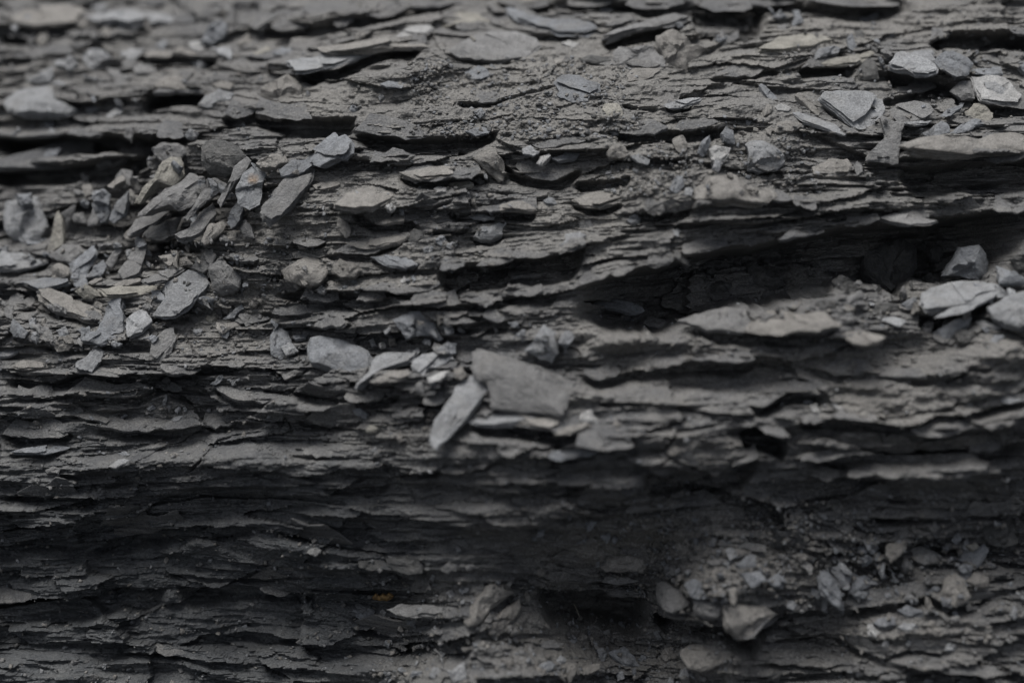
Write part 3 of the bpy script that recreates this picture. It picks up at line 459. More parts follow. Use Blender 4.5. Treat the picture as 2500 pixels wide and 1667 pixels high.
('43','640,380 700,350 760,320 730,370','F',6,'b','flake','thin dim flake slanting in the dark soil bank'),
('43','310,610 370,580 400,630 350,660','S',10,'t','stone','reddish brown lump on the soil bank above the hollow'),
('43','820,540 850,525 855,580 825,590','U',7,'b','chip','small upright chip left of the brown knuckle rock'),
('43','860,590 900,490 1060,480 1180,490 1260,590 1220,640 1100,620 1000,630','S',18,'t','rock','brown knuckle shaped rock above the lower right hollow'),
('43','860,710 900,660 1100,665 1200,700 1050,730','F',10,'g','slab','thin grey plate over the lower right hollow'),
('43','920,800 1000,760 1150,770 1200,815 1050,815','F',9,'g','slab','lower thin plate hanging above the lower right hollow'),
('43','2000,550 2130,470 2180,480 2180,560 2080,580','S',9,'b','chip','blue grey chip above the bluish square flake at lower right'),
('43','1750,530 1850,480 1980,520 1960,550 1800,560','F',9,'g','slab','long dark plate beside the blue grey chip at lower right'),
('43','1370,540 1400,510 1430,560 1390,570','S',9,'b','chip','first grey chip on the lower right gravel shelf'),
('43','1570,610 1610,590 1650,620 1600,650','S',9,'pb','chip','pale chip on the lower right gravel shelf above the star flake'),
('43','1700,590 1720,550 1745,600 1725,620','U',7,'pb','chip','narrow pale chip right of the chip above the star flake'),
('43','1380,580 1470,550 1540,600 1500,650 1420,640','S',14,'g','stone','grey stone near the left end of the lower right gravel shelf'),
('43','1290,700 1370,690 1480,760 1640,870 1660,940 1640,985 1500,985 1350,930 1300,850','S',30,'g','rock','knobbed left end of the overhanging ledge at lower right'),
('43','1640,870 1780,880 1920,900 1960,1000 1900,1070 1740,1040 1650,985','S',30,'g','rock','middle block of the overhanging ledge at lower right'),
('43','1910,900 2100,880 2300,880 2420,930 2230,1050 2180,1160 2080,1170 1960,1090','S',32,'t','rock','pointed brown prow of the overhanging ledge at lower right'),
('43','1360,860 1400,750 1500,740 1640,860 1560,920 1460,960 1380,920','S',18,'g','rock','grey knobbed rock at the left end of the overhanging ledge'),
('43','1570,720 1640,680 1720,710 1780,770 1740,850 1680,850 1620,830','S',8,'b','flake','star shaped blue grey flake on the overhanging ledge'),
('43','2050,640 2210,610 2280,700 2140,760','S',9,'b','flake','bluish square flake on the gravel shelf at lower right'),
('43','1950,850 1960,750 2010,740 2020,830 1990,900','S',12,'t','stone','small brown stone on the overhanging ledge right of the star flake'),
('43','1800,600 1840,570 1870,600 1860,700 1810,690','S',12,'t','stone','tan lump above the small brown stone on the gravel shelf'),
('43','200,820 230,780 270,830 250,870 210,860','S',10,'t','chip','small tan chip beside the split brown rock'),
('43','560,1180 610,1150 660,1180 620,1230','S',12,'b','stone','grey stone in the rubble below the lower right hollow'),
('43','660,1180 700,1120 760,1170 770,1250 700,1240','S',14,'t','stone','rounded brown stone in the rubble below the hollow'),
('43','610,1060 625,1010 640,1060 620,1085','U',6,'pb','chip','slim pale chip standing at the edge of the hollow'),
('43','320,1420 440,1370 480,1400 400,1485','S',12,'b','stone','grey wedge in the rubble at the bottom edge'),
('43','530,1430 570,1380 650,1400 665,1460 590,1565','S',12,'t','stone','tan pointed stone at the bottom edge'),
('43','220,1380 250,1340 270,1380 240,1420','U',8,'pb','chip','small pale chip left of the grey wedge at the bottom'),
('43','330,1210 430,1190 550,1220 500,1260 380,1260','F',10,'g','slab','dim flat plate in the rubble left of the hollow'),
('43','940,1290 1060,1240 1150,1330 1200,1420 1100,1410','S20',12,'b','flake','long dark blue flake slanting in the rubble under the hollow'),
('43','1170,1360 1200,1320 1250,1340 1230,1390','S',10,'b','stone','grey stone right of the long dark blue flake'),
('43','680,1440 780,1400 860,1390 850,1440 720,1490','F',10,'t','slab','tan plate at the bottom edge right of the tan pointed stone'),
('43','1340,1310 1390,1240 1480,1240 1470,1340 1400,1370','S',16,'t','stone','pale cornered stone under the overhanging ledge'),
('43','1510,1270 1600,1220 1900,1260 1990,1330 1850,1400 1700,1460 1600,1440','S',22,'t','rock','broad brown rounded rock under the overhanging ledge'),
('44','550,640 580,600 700,700 760,820 730,920 650,860 570,760','S-20',14,'b','flake','long grey flake slanting down right at the lower right shelf'),
('44','640,590 760,570 840,640 790,760 740,720','S-20',10,'b','flake','grey flake behind the long slanting flake at lower right'),
('44','690,510 720,500 840,630 800,640','S-30',7,'pb','shard','thin pale shard above the slanting grey flakes at lower right'),
('44','830,780 850,660 950,640 1070,720 930,760 850,800','S',10,'b','stone','smooth grey flake with a hooked lower edge at lower right'),
('44','1140,570 1190,620 1240,700 1190,700','S-25',8,'pb','shard','small pale blade at the middle of the lower right shelf'),
('44','1030,600 1080,580 1130,660 1090,690','S-20',8,'b','chip','grey chip left of the small pale blade'),
('44','1120,460 1150,360 1300,340 1310,400 1240,480 1170,530','S',14,'t','stone','tan square stone at the upper middle of the lower right shelf'),
('44','970,430 1000,370 1070,420 1040,470','S',10,'b','chip','blue grey chip left of the tan square stone'),
('44','920,500 960,460 1000,490 950,545','S',10,'b','chip','small pale lump below the blue grey chip at lower right'),
('44','1260,560 1290,480 1380,580 1360,620 1290,610','S',12,'g','stone','grey stone below the tan square stone'),
('44','1340,420 1420,380 1600,470 1600,540 1450,560 1360,500','S',14,'g','slab','broad grey slab behind the lower right shelf stones'),
('44','110,690 220,620 280,680 260,740 180,740','S',10,'b','chip','blue grey chip on the gravel right of the bluish square flake'),
('44','1760,500 1800,430 1960,370 2010,440 1960,550 1900,590','S',14,'b','stone','blue grey stone beneath the cream chip at lower right'),
('44','1810,380 1890,360 1920,400 1880,435','S',9,'y','chip','cream chip lying on the blue grey stone at lower right'),
('44','1740,580 1800,540 1870,560 1860,620 1790,625','S',12,'b','stone','small blue grey stone above the brown fist shaped stone'),
('44','1620,760 1640,660 1720,620 1800,680 1860,820 1730,910 1640,840','S',24,'t','stone','brown fist shaped stone hanging over the lower right ledge'),
('44','1810,680 1880,610 2010,640 2000,720 1900,730','S',14,'t','stone','tan flat stone right of the brown fist shaped stone'),
('44','1480,780 1540,740 1600,750 1580,790','F',8,'b','flake','thin grey flake left of the brown fist shaped stone'),
('44','1110,800 1160,790 1190,830 1130,840','S',9,'pb','chip','pale chip on the edge of the lower right shelf'),
('44','870,830 900,800 970,800 950,850','S',9,'b','chip','grey chip below the smooth hooked flake'),
('44','1220,930 1310,890 1450,950 1470,1010 1320,1000','S',14,'b','stone','smooth grey stone in shadow under the lower right shelf'),
('44','1010,1040 1050,1000 1200,990 1210,1050 1120,1080','S',12,'b','stone','bluish stone above the pale rimmed chip at bottom right'),
('44','970,1060 1010,1060 1080,1130 1040,1180 970,1150','S',9,'w','chip','pale rimmed chip on the lowest right ledge'),
('44','1220,1080 1280,1040 1380,1060 1340,1120 1260,1110','S',10,'pb','chip','grey chips stone right of the pale rimmed chip'),
('44','1480,1100 1510,1020 1590,1040 1620,1090 1560,1140','S',14,'t','stone','tan lump on the lowest right ledge'),
('44','1090,1250 1110,1200 1160,1200 1160,1240 1120,1270','S',10,'pb','pebble','pale pebble at the lip of the lowest right ledge'),
('44','1660,1030 1740,990 1770,1020 1720,1050','S',10,'g','chip','grey chip right of the tan lump on the lowest ledge'),
('44','1630,1290 1660,1220 1720,1240 1730,1290','S',12,'pb','stone','rounded pale stone at the right end of the lowest ledge'),
('44','2200,1000 2230,910 2260,940 2250,1000 2220,1030','U',8,'pb','shard','small pale upright shard near the right edge at bottom'),
('44','2150,1190 2165,1185 2205,1215 2190,1220','S',4,'w','chip','thin white splinter near the bottom right corner'),
('44','390,940 420,930 440,955 405,965','S',7,'w','pebble','tiny white pebble on the end of the overhanging ledge'),
('44','1480,230 1560,220 1600,260 1520,285','S',9,'g','chip','small dark chip in the upper seam at lower right'),
('44','2040,210 2080,190 2120,210 2070,225','F',7,'b','chip','small grey chip on the dark block at the right edge'),
('44','1920,260 2050,190 2220,170 2270,380 2150,420 1980,360','S',20,'d','rock','dark block at the right edge above the blue grey stone'),
('44','80,1560 200,1470 260,1490 220,1570','S',12,'d','stone','dim stone at the bottom edge left of the bottom right corner'),
]
# ------------------------------------------------------------------ materials
def mat_new(name):
    m = bpy.data.materials.new(name); m.use_nodes = True
    t = m.node_tree; b = t.nodes['Principled BSDF']
    b.inputs['Roughness'].default_value = 0.72
    b.inputs['Specular IOR Level'].default_value = 0.32
    return m, t, b
def N(t, kind, **kw):
    n = t.nodes.new(kind)
    for k, v in kw.items():
        if k in n.inputs: n.inputs[k].default_value = v
        else: setattr(n, k, v)
    return n
def ramp(t, src, stops):
    r = t.nodes.new('ShaderNodeValToRGB'); e = r.color_ramp.elements
    while len(e) < len(stops): e.new(0.5)
    for q, (p, c) in zip(e, stops): q.position = p; q.color = c if len(c) == 4 else (*c, 1)
    t.links.new(src, r.inputs[0]); return r.outputs[0]
def g1(v): return (v, v, v, 1)
def mixc(t, kind, fac, a, b):
    m = t.nodes.new('ShaderNodeMix'); m.data_type = 'RGBA'; m.blend_type = kind
    for i, s in ((0, fac), (6, a), (7, b)):
        if isinstance(s, (int, float)): m.inputs[i].default_value = s
        elif isinstance(s, tuple): m.inputs[i].default_value = s
        else: t.links.new(s, m.inputs[i])
    return m.outputs[2]
DUST = (0.204, 0.200, 0.192, 1)

def face_material():
    m, t, b = mat_new('shale_face')
    tc = N(t, 'ShaderNodeNewGeometry')
    def nz(scale, detail=6, vec=None, rough=0.6):
        n = N(t, 'ShaderNodeTexNoise', Scale=scale, Detail=detail, Roughness=rough); t.links.new(vec or tc.outputs['Position'], n.inputs['Vector']); return n.outputs['Fac']
    mp = N(t, 'ShaderNodeMapping'); mp.inputs['Scale'].default_value = (1, 1, 7); mp.inputs['Rotation'].default_value = (R(12), R(-5), 0); t.links.new(tc.outputs['Position'], mp.inputs[0])
    lay = nz(55, 8, mp.outputs[0], 0.65)
    base = ramp(t, lay, [(0.26, (0.072, 0.075, 0.080)), (0.46, (0.122, 0.125, 0.130)), (0.62, (0.170, 0.171, 0.172)), (0.78, (0.215, 0.214, 0.210))])
    att = N(t, 'ShaderNodeAttribute', attribute_name='dust')
    dn = nz(48, 7)
    add = N(t, 'ShaderNodeMath', operation='ADD'); t.links.new(att.outputs['Fac'], add.inputs[0]); t.links.new(dn, add.inputs[1])
    dm = ramp(t, add.outputs[0], [(0.42, g1(0)), (0.95, g1(0.92))])
    c = mixc(t, 'MIX', dm, base, DUST)
    sp = nz(1100, 3)
    c = mixc(t, 'MULTIPLY', 0.75, c, ramp(t, sp, [(0.33, g1(0.5)), (0.5, g1(0.98)), (0.7, g1(1.55))]))
    bl = nz(14, 4)
    c = mixc(t, 'MULTIPLY', 0.7, c, ramp(t, bl, [(0.3, (0.72, 0.73, 0.75)), (0.7, (1.18, 1.16, 1.12))]))
    dark_att = N(t, 'ShaderNodeAttribute', attribute_name='darken')
    c = mixc(t, 'MULTIPLY', dark_att.outputs['Fac'], c, (0.60, 0.63, 0.66, 1))  # darker, slightly cooler rock colour where the attribute is high
    t.links.new(c, b.inputs['Base Color'])
    h = N(t, 'ShaderNodeMath', operation='MULTIPLY_ADD'); t.links.new(nz(520, 6), h.inputs[0]); h.inputs[1].default_value = 0.8; t.links.new(lay, h.inputs[2])
    bp = N(t, 'ShaderNodeBump', Strength=1.0, Distance=0.0022); t.links.new(h.outputs[0], bp.inputs['Height']); t.links.new(bp.outputs[0], b.inputs['Normal'])
    return m

def stone_material(name, rust=False, attr=None):
    m, t, b = mat_new(name)
    tc = N(t, 'ShaderNodeTexCoord'); oi = N(t, 'ShaderNodeObjectInfo')
    off = N(t, 'ShaderNodeVectorMath', operation='MULTIPLY_ADD'); t.links.new(oi.outputs['Random'], off.inputs[0]); off.inputs[1].default_value = (7.1, 3.3, 5.7); t.links.new(tc.outputs['Object'], off.inputs[2])
    vec = off.outputs[0]
    def nz(scale, detail=6, v=None, rough=0.6):
        n = N(t, 'ShaderNodeTexNoise', Scale=scale, Detail=detail, Roughness=rough); t.links.new(v or vec, n.inputs['Vector']); return n.outputs['Fac']
    mp = N(t, 'ShaderNodeMapping'); mp.inputs['Scale'].default_value = (1, 1, 6); t.links.new(vec, mp.inputs[0])
    if attr:
        a = N(t, 'ShaderNodeAttribute', attribute_name=attr); col = a.outputs['Color']
    else: col = oi.outputs['Color']
    lay = nz(150, 7, mp.outputs[0], 0.62)
    c = mixc(t, 'MULTIPLY', 0.9, col, ramp(t, lay, [(0.3, g1(0.62)), (0.5, g1(1.0)), (0.72, g1(1.28))]))
    dm = ramp(t, nz(75, 6), [(0.50, g1(0)), (0.75, g1(0.5))])
    c = mixc(t, 'MIX', dm, c, DUST)
    c = mixc(t, 'MULTIPLY', 0.6, c, ramp(t, nz(1300, 3), [(0.33, g1(0.55)), (0.5, g1(1.0)), (0.7, g1(1.4))]))
    if rust:
        ds = N(t, 'ShaderNodeVectorMath', operation='DISTANCE'); t.links.new(tc.outputs['Object'], ds.inputs[0]); ds.inputs[1].default_value = rust
        w_ = N(t, 'ShaderNodeMath', operation='MULTIPLY_ADD'); t.links.new(nz(500, 4), w_.inputs[0]); w_.inputs[1].default_value = 0.0030; t.links.new(ds.outputs['Value'], w_.inputs[2])
        sc = N(t, 'ShaderNodeMath', operation='MULTIPLY'); t.links.new(w_.outputs[0], sc.inputs[0]); sc.inputs[1].default_value = 100
        c = mixc(t, 'MIX', ramp(t, sc.outputs[0], [(0.22, g1(0.85)), (0.36, g1(0.45)), (0.54, g1(0))]), c, (0.25, 0.165, 0.095, 1))
    t.links.new(c, b.inputs['Base Color'])
    h = N(t, 'ShaderNodeMath', operation='MULTIPLY_ADD'); t.links.new(nz(620, 6), h.inputs[0]); h.inputs[1].default_value = 0.6; t.links.new(lay, h.inputs[2])
    bp = N(t, 'ShaderNodeBump', Strength=0.9, Distance=0.0020); t.links.new(h.outputs[0], bp.inputs['Height']); t.links.new(bp.outputs[0], b.inputs['Normal'])
    return m
M_FACE = face_material(); M_STONE = stone_material('slate_stone'); M_GRAV = stone_material('slate_grit', attr='tone')

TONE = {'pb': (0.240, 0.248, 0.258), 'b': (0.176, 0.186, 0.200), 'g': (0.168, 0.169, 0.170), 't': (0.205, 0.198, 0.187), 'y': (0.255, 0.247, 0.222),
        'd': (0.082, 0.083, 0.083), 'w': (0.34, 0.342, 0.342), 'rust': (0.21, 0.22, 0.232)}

# ------------------------------------------------------------------ rock face relief
def axis(a0, i0, i1, a1, fine, coarse):
    return np.concatenate([np.arange(a0, i0, coarse), np.arange(i0, i1, fine), np.arange(i1, a1, coarse)])
STEP = 2.6
xs = axis(-750, -60, 2560, 3260, STEP, 12.0); ys = axis(-560, -60, 1730, 2180, STEP, 12.0)
NX, NY = len(xs), len(ys)
mc = np.array(MACRO, float); cp = mc[:, :2] / 1000.0
def tps_k(r2): return np.where(r2 > 1e-12, r2 * np.log(np.maximum(r2, 1e-12)), 0)
_n = len(cp); _K = tps_k(((cp[:, None] - cp[None]) ** 2).sum(-1)) + 0.002 * np.eye(_n)
_P = np.hstack([np.ones((_n, 1)), cp]); _A = np.zeros((_n + 3, _n + 3)); _A[:_n, :_n] = _K; _A[:_n, _n:] = _P; _A[_n:, :_n] = _P.T
_w = np.linalg.solve(_A, np.concatenate([mc[:, 2], np.zeros(3)]))
def macro(px, py):
    x = np.asarray(px, float) / 1000; y = np.asarray(py, float) / 1000
    o = _w[_n] + _w[_n + 1] * x + _w[_n + 2] * y
    for i in range(_n): o = o + _w[i] * tps_k((x - cp[i, 0]) ** 2 + (y - cp[i, 1]) ** 2)
    return o * MM
XG, YG = np.meshgrid(xs, ys)
_cx = np.arange(-800, 3301, 25.0); _cy = np.arange(-600, 2201, 25.0); _MG = macro(*np.meshgrid(_cx, _cy))
def bil(G, px, py):
    fx = np.clip((px + 800) / 25.0, 0, len(_cx) - 1.001); fy = np.clip((py + 600) / 25.0, 0, len(_cy) - 1.001)
    i = fx.astype(int); j = fy.astype(int); a = fx - i; b = fy - j
    return (G[j, i] * (1 - a) + G[j, i + 1] * a) * (1 - b) + (G[j + 1, i] * (1 - a) + G[j + 1, i + 1] * a) * b
DMAC = bil(_MG, XG, YG)
for _ in range(3):
    S = DIST / (DIST + DMAC); PX = 1250 + (XG - 1250) * S; PY = 833.5 + (YG - 833.5) * S; DMAC = bil(_MG, PX, PY)
def window(x0, x1, y0, y1):
    """index window of the lattice that covers a photo box"""
    X = []; Y = []
    for a in (x0, x1):
        for b in (y0, y1):
            s = (DIST + bil(_MG, np.array([a]), np.array([b]))[0]) / DIST
            X.append(1250 + (a - 1250) * s); Y.append(833.5 + (b - 833.5) * s)
    return (slice(max(0, np.searchsorted(ys, min(Y) - 12)), np.searchsorted(ys, max(Y) + 12)),
            slice(max(0, np.searchsorted(xs, min(X) - 12)), np.searchsorted(xs, max(X) + 12)))

rng = np.random.RandomState(5)
# bed direction everywhere, from the ledges
SEG = []
LIPP = []
for tile, s, hgt, k in LIPS:
    p = tpts(tile, s); p = p[np.argsort(p[:, 0])]; K = 660 / 2300
    LIPP.append((p, hgt * K, k))
    for a, b in zip(p[:-1], p[1:]):
        L = b[0] - a[0]
        if L > 12: SEG.append(((a[0] + b[0]) / 2, (a[1] + b[1]) / 2, np.clip((b[1] - a[1]) / L, -0.5, 0.5), L))
SEG = np.array(SEG)
gx, gy = np.meshgrid(_cx, _cy)
_wt = np.zeros_like(gx); _sl = np.zeros_like(gx)
for x, y, m_, L in SEG:
    q = L / (((gx - x) / 1.6) ** 2 + (gy - y) ** 2 + 60 ** 2) ** 1.5; _wt += q; _sl += q * m_
SLOPE = _sl / _wt
_int = np.cumsum(SLOPE, axis=1) * 25.0; _i0 = np.argmin(abs(_cx - 1250)); _int = _int - _int[:, _i0:_i0 + 1]
PHI = PY - bil(_int, PX, PY)                           # constant along a bed

# where loose soil lies
SOIL = [(1180,260,300,70,1.25),(1420,160,190,70,1.2),(1560,210,170,60,1),(900,255,220,40,1),(1330,300,220,50,.9),(800,450,150,40,1),(700,560,170,50,.9),(900,620,140,40,.6),
        (1650,330,200,70,.8),(1900,330,150,60,.9),(2050,60,260,50,.5),(2300,50,220,50,.7),(1800,440,200,60,.7),(1560,450,150,60,.8),(1000,690,180,25,.8),(620,720,120,60,.8),(500,830,130,50,.6),
        (1500,830,180,40,.9),(2150,890,280,40,1),(2400,860,200,50,.9),(2200,980,320,60,1),(2350,1080,240,25,.8),(1700,900,330,50,.8),(1450,980,200,40,.6),(1750,830,140,40,.7),(1400,520,160,40,.7),
        (1600,1330,330,70,.9),(1900,1400,300,80,1),(1400,1560,240,90,1),(1100,1440,140,50,.6),(2150,1440,260,60,.8),(2200,1540,240,60,.7),(1700,1620,260,60,.8),(1000,1650,200,30,.8),(1000,1060,160,40,.6),(1700,1090,120,50,.7),(420,1000,70,25,.7)]
soil = np.zeros_like(PX)
for x, y, rx, ry, k in SOIL: soil = np.maximum(soil, k * np.exp(-(((PX - x) / rx) ** 2 + ((PY - y) / ry) ** 2) * 1.1))
soil = np.clip(soil + 0.10 * smooth((1000 - PY) / 300) + 0.30 * fbm(PX / 90, PY / 45, 71, 4), 0, 1)

d = DMAC.copy()
hardm = 1 - 0.8 * soil
d += 0.010 * fbm(PX / 330, PHI / 150, 31, 3) * 0.6
d += 0.005 * fbm(PX / 120, PHI / 45, 37, 4) * hardm
for lam_, amp, sd_ in ((36, 0.0022, 41), (17, 0.0013, 43), (8, 0.0005, 47)):
    n_ = vnoise(PX / (lam_ * 12) + 0.3 * fbm(PX / 60, PY / 25, sd_ + 3, 2), PHI / lam_ + 0.3 * fbm(PX / 80, PY / 40, sd_ + 1, 3), sd_)
    d += amp * np.sign(n_) * np.abs(n_) ** 0.55 * hardm

def mosaic(u, v, seed):
    # broken plates: every cell of a jittered lattice has its own set-back and tilt
    T = np.random.RandomState(seed).rand(5, 128, 128)
    ui = np.floor(u).astype(int); vi = np.floor(v).astype(int); best = np.full(u.shape, 9.0); out = np.zeros(u.shape)
    for a in (-1, 0, 1):
        for b in (-1, 0, 1):
            i = (ui + a) & 127; j = (vi + b) & 127
            dx = u - (ui + a + T[0, j, i]); dy = v - (vi + b + T[1, j, i]); q = dx * dx + dy * dy
            val = (T[2, j, i] * 2 - 1) + 0.5 * (T[3, j, i] * 2 - 1) * dx + 0.9 * (T[4, j, i] - 0.85) * dy
            m = q < best; best = np.where(m, q, best); out = np.where(m, val, out)
    return out
wu = 0.12 * fbm(PX / 40, PY / 20, 111, 3); wv = 0.16 * fbm(PX / 75, PY / 30, 113, 3)
ll = smooth((PY - 960) / 160) * smooth((1400 - PX) / 350)
brk = (0.35 + 0.65 * smooth(0.5 + 1.3 * fbm(PX / 230, PHI / 90, 121, 3))) * (1 + 0.3 * smooth((PY - 980) / 120)) * (1 - 0.5 * ll)
bulge = smooth((PX - 1300) / 200) * smooth((PY - 790) / 60) * smooth((1235 - PY) / 60)
brk = brk * (1 - 0.65 * bulge)
d += hardm * (0.0048 * mosaic(PX / 240 + wu, PHI / 40 + wv, 115) + 0.0025 * brk * mosaic(PX / 110 + wu * 1.5, PHI / 16 + wv * 1.5, 117) + 0.0010 * brk * mosaic(PX / 50 + wu * 2, PHI / 8 + wv * 2, 119))
d += hardm * 0.0065 * mosaic(PX / 400 + wu * .4, PHI / 125 + wv * .4, 125)
d += bulge * (0.011 * fbm(PX / 210, PHI / 60, 127, 2) + 0.004 * fbm(PX / 70, PHI / 30, 129, 3))
d += ll * 0.009 * fbm(PX / 300, PHI / 62, 123, 2)

def jag(x, amp, seed):
    s = rng.rand() * 100
    return amp * (fbm(x / 60 + s, np.full_like(x, seed * 1.7), 53, 4, 0.62) + 0.6 * np.round(2.0 * vnoise(x / 38 + s, np.full_like(x, seed + 0.3), 59)) / 2)
carve = np.zeros_like(d)
for q, (p, h, k) in enumerate(LIPP):
    if h < 3 or len(p) < 2: continue
    x0, x1 = p[0, 0], p[-1, 0]
    sl = window(x0 - 5, x1 + 5, p[:, 1].min() - 25, p[:, 1].max() + h + 25)
    wx = PX[sl]; wy = PY[sl]
    if wx.size == 0: continue
    yl = np.interp(wx, p[:, 0], p[:, 1]) + jag(wx, min(5, 1.5 + h * 0.1) if h < 100 else 2.5, q)
    e = np.clip(np.minimum(wx - x0, x1 - wx) / max(12, 0.14 * (x1 - x0)), 0, 1)
    hh = h * (0.45 + 0.55 * e) * (1 + 0.25 * fbm(wx / 70, np.full_like(wx, q * 3.1), 61, 3))
    s = (wy - yl) / hh; hold = 0.42 if h < 60 else 0.74
    A = (1.05 if h < 60 else 1.25) * k * h * PXM * smooth(e * 1.2) * (1 + 0.2 * fbm(wx / 90, np.full_like(wx, q * 5.3), 67, 2))
    g = np.clip((wy - yl) / np.maximum(0.08 * hh, 5.5), 0, 1) * (1 - smooth((s - hold) / (1 - hold)))
    g[(s < 0) | (s > 1)] = 0
    carve[sl] = np.maximum(carve[sl], A * g)
    up = np.where((s < 0) & (s > -0.6), (1 + s / 0.6), 0) * 0.16 * A * (e > 0)      # the lip stands a little proud
    d[sl] -= np.minimum(up, 0.003)
d += carve
# many small bed edges
for q in range(2100):
    cx, cy = rng.uniform(-60, 2560), rng.uniform(-60, 1730)
    sz = rng.rand() ** 2.2; L = (34 + 150 * sz) * rng.uniform(.7, 1.3); h = (5 + 15 * sz) * rng.uniform(.7, 1.3)
    m_ = float(bil(SLOPE, np.array([cx]), np.array([cy]))[0]) + rng.normal(0, 0.05)
    sl = window(cx - L / 2, cx + L / 2, cy - abs(m_) * L / 2 - 6, cy + h + abs(m_) * L / 2 + 6)
    wx = PX[sl]; wy = PY[sl]
    if wx.size < 20: continue
    yl = cy + m_ * (wx - cx) + jag(wx, 1.6, q)
    e = 1 - np.abs(wx - cx) / (L / 2)
    s = (wy - yl) / (h * (0.4 + 0.6 * np.clip(e * 2, 0, 1)))
    A = h * PXM * rng.uniform(0.6, 1.25) * smooth(e * 2.2) * (1 - 0.75 * soil[sl]) * (0.55 if cy > 1000 and cx < 1250 else 0.6 if cx > 1350 and 790 < cy < 1200 else 1.2 if cy > 1000 else 1)
    g = np.clip((wy - yl) / 4.5, 0, 1) * (1 - smooth((s - 0.35) / 0.65)); g[(s < 0) | (s > 1) | (e < 0)] = 0
    d[sl] += A * g
    d[sl] -= np.where((s < 0) & (s > -0.9) & (e > 0), (1 + s / 0.9) * 0.22, 0) * A
# soil crumbs and rock tooth
d += soil * (0.0017 * fbm(PX / 13, PY / 11, 81, 3) + 0.0036 * fbm(PX / 45, PY / 30, 83, 3) + 0.006 * fbm(PX / 120, PY / 60, 85, 3))
d += 0.0006 * fbm(PX / 9, PY / 6, 87, 2) + 0.0010 * fbm(PX / 28, PY / 15, 89, 3)

face = bpy.data.objects.new('rock_face', bpy.data.meshes.new('rock_face')); COL.objects.link(face)
face['kind'] = 'structure'; face['label'] = 'dark layered shale rock face stepping back in broken ledges'

# nearest-surface map in photo pixels, for resting things on the face
CELL = 4.0; MX0, MY0 = -300, -300; MW, MH = 780, 570
def splat():
    s = DIST / (DIST + d); px = 1250 + (XG - 1250) * s; py = 833.5 + (YG - 833.5) * s
    i = ((px - MX0) / CELL).astype(int); j = ((py - MY0) / CELL).astype(int)
    ok = (i >= 0) & (i < MW) & (j >= 0) & (j < MH)
    D = np.full((MH, MW), 9.0); np.minimum.at(D, (j[ok], i[ok]), d[ok])
    for _ in range(4):
        bad = D > 8
        if not bad.any(): break
        E = np.minimum.reduce([np.roll(D, 1, 0), np.roll(D, -1, 0), np.roll(D, 1, 1), np.roll(D, -1, 1)]); D = np.where(bad, E, D)
    return np.where(D > 8, 0.1, D)
DM = splat(); DTOP = DM.copy()
def cells(poly):
    """map cells inside a photo polygon -> (j, i, px, py)"""
    i0, j0 = ((poly.min(0) - (MX0, MY0)) / CELL).astype(int); i1, j1 = ((poly.max(0) - (MX0, MY0)) / CELL).astype(int) + 1
    i0, i1 = max(0, i0), min(MW - 1, i1); j0, j1 = max(0, j0), min(MH - 1, j1)
    J, I = np.mgrid[j0:j1 + 1, i0:i1 + 1]; X = MX0 + (I + .5) * CELL; Y = MY0 + (J + .5) * CELL
    ins = np.zeros(X.shape, bool); n = len(poly)
    for a in range(n):
        x1, y1 = poly[a]; x2, y2 = poly[(a + 1) % n]
        if y1 == y2: continue
        c = ((Y < y1) != (Y < y2)) & (X < (x2 - x1) * (Y - y1) / (y2 - y1) + x1); ins ^= c
    if not ins.any():
        c = poly.mean(0); J = np.array([min(MH - 1, max(0, int((c[1] - MY0) / CELL)))]); I = np.array([min(MW - 1, max(0, int((c[0] - MX0) / CELL)))])
        return J, I, MX0 + (I + .5) * CELL, MY0 + (J + .5) * CELL
    return J[ins], I[ins], X[ins], Y[ins]

# ------------------------------------------------------------------ stones
def lay_plane(poly, code, t, rg, proud=0.55, fit=0.4, pct=62):
    """plane for a stone seen as this outline: point, normal; rests on what lies there"""
    kind = code[0]; roll = R(float(code[1:] or 0)) + rg.normal(0, R(4))
    a = R({'F': 17, 'S': 37, 'U': 64}[kind]) + rg.normal(0, R(4))
    n = np.array([math.sin(roll) * math.cos(a) if kind == 'F' else math.sin(roll), -math.sin(a) * math.cos(roll), math.cos(a) * math.cos(roll)])
    J, I, X, Y = cells(poly)
    pts = unproject(X, Y, DTOP[J, I]); c = pts.mean(0)
    if len(pts) > 12:
        u, s_, vt = np.linalg.svd(pts - c, full_matrices=False); nf = vt[2]
        if nf @ VIEW > 0: nf = -nf
        if nf @ -VIEW > 0.35: n = n * (1 - fit) + nf * fit
    n /= np.linalg.norm(n)
    if n @ -VIEW < 0.5:
        n = n + (-VIEW) * (0.5 - n @ -VIEW) * 1.3; n /= np.linalg.norm(n)
    h = (pts - c) @ n
    base = c + n * (np.percentile(h, pct) if len(h) > 3 else 0)
    return base + n * (t * proud), n, (J, I, X, Y)
def on_plane(px, py, p0, n):
    xn = (np.asarray(px) - 1250) / F; yn = (833.5 - np.asarray(py)) / F
    r = VIEW + xn[..., None] * RGT + yn[..., None] * UPV
    k = ((p0 - CAM) @ n) / (r @ n)
    return CAM + k[..., None] * r, k
def frag_outline(p, rg, amp=0.055, lev=2):
    for l in range(lev):
        q = []
        for a in range(len(p)):
            u, v = p[a], p[(a + 1) % len(p)]; e = v - u; nn = np.array([-e[1], e[0]])
            q.append(u); q.append((u + v) / 2 + nn * rg.normal(0, amp) + e * rg.uniform(-.12, .12))
        p = np.array(q); amp *= 1.15
    return p
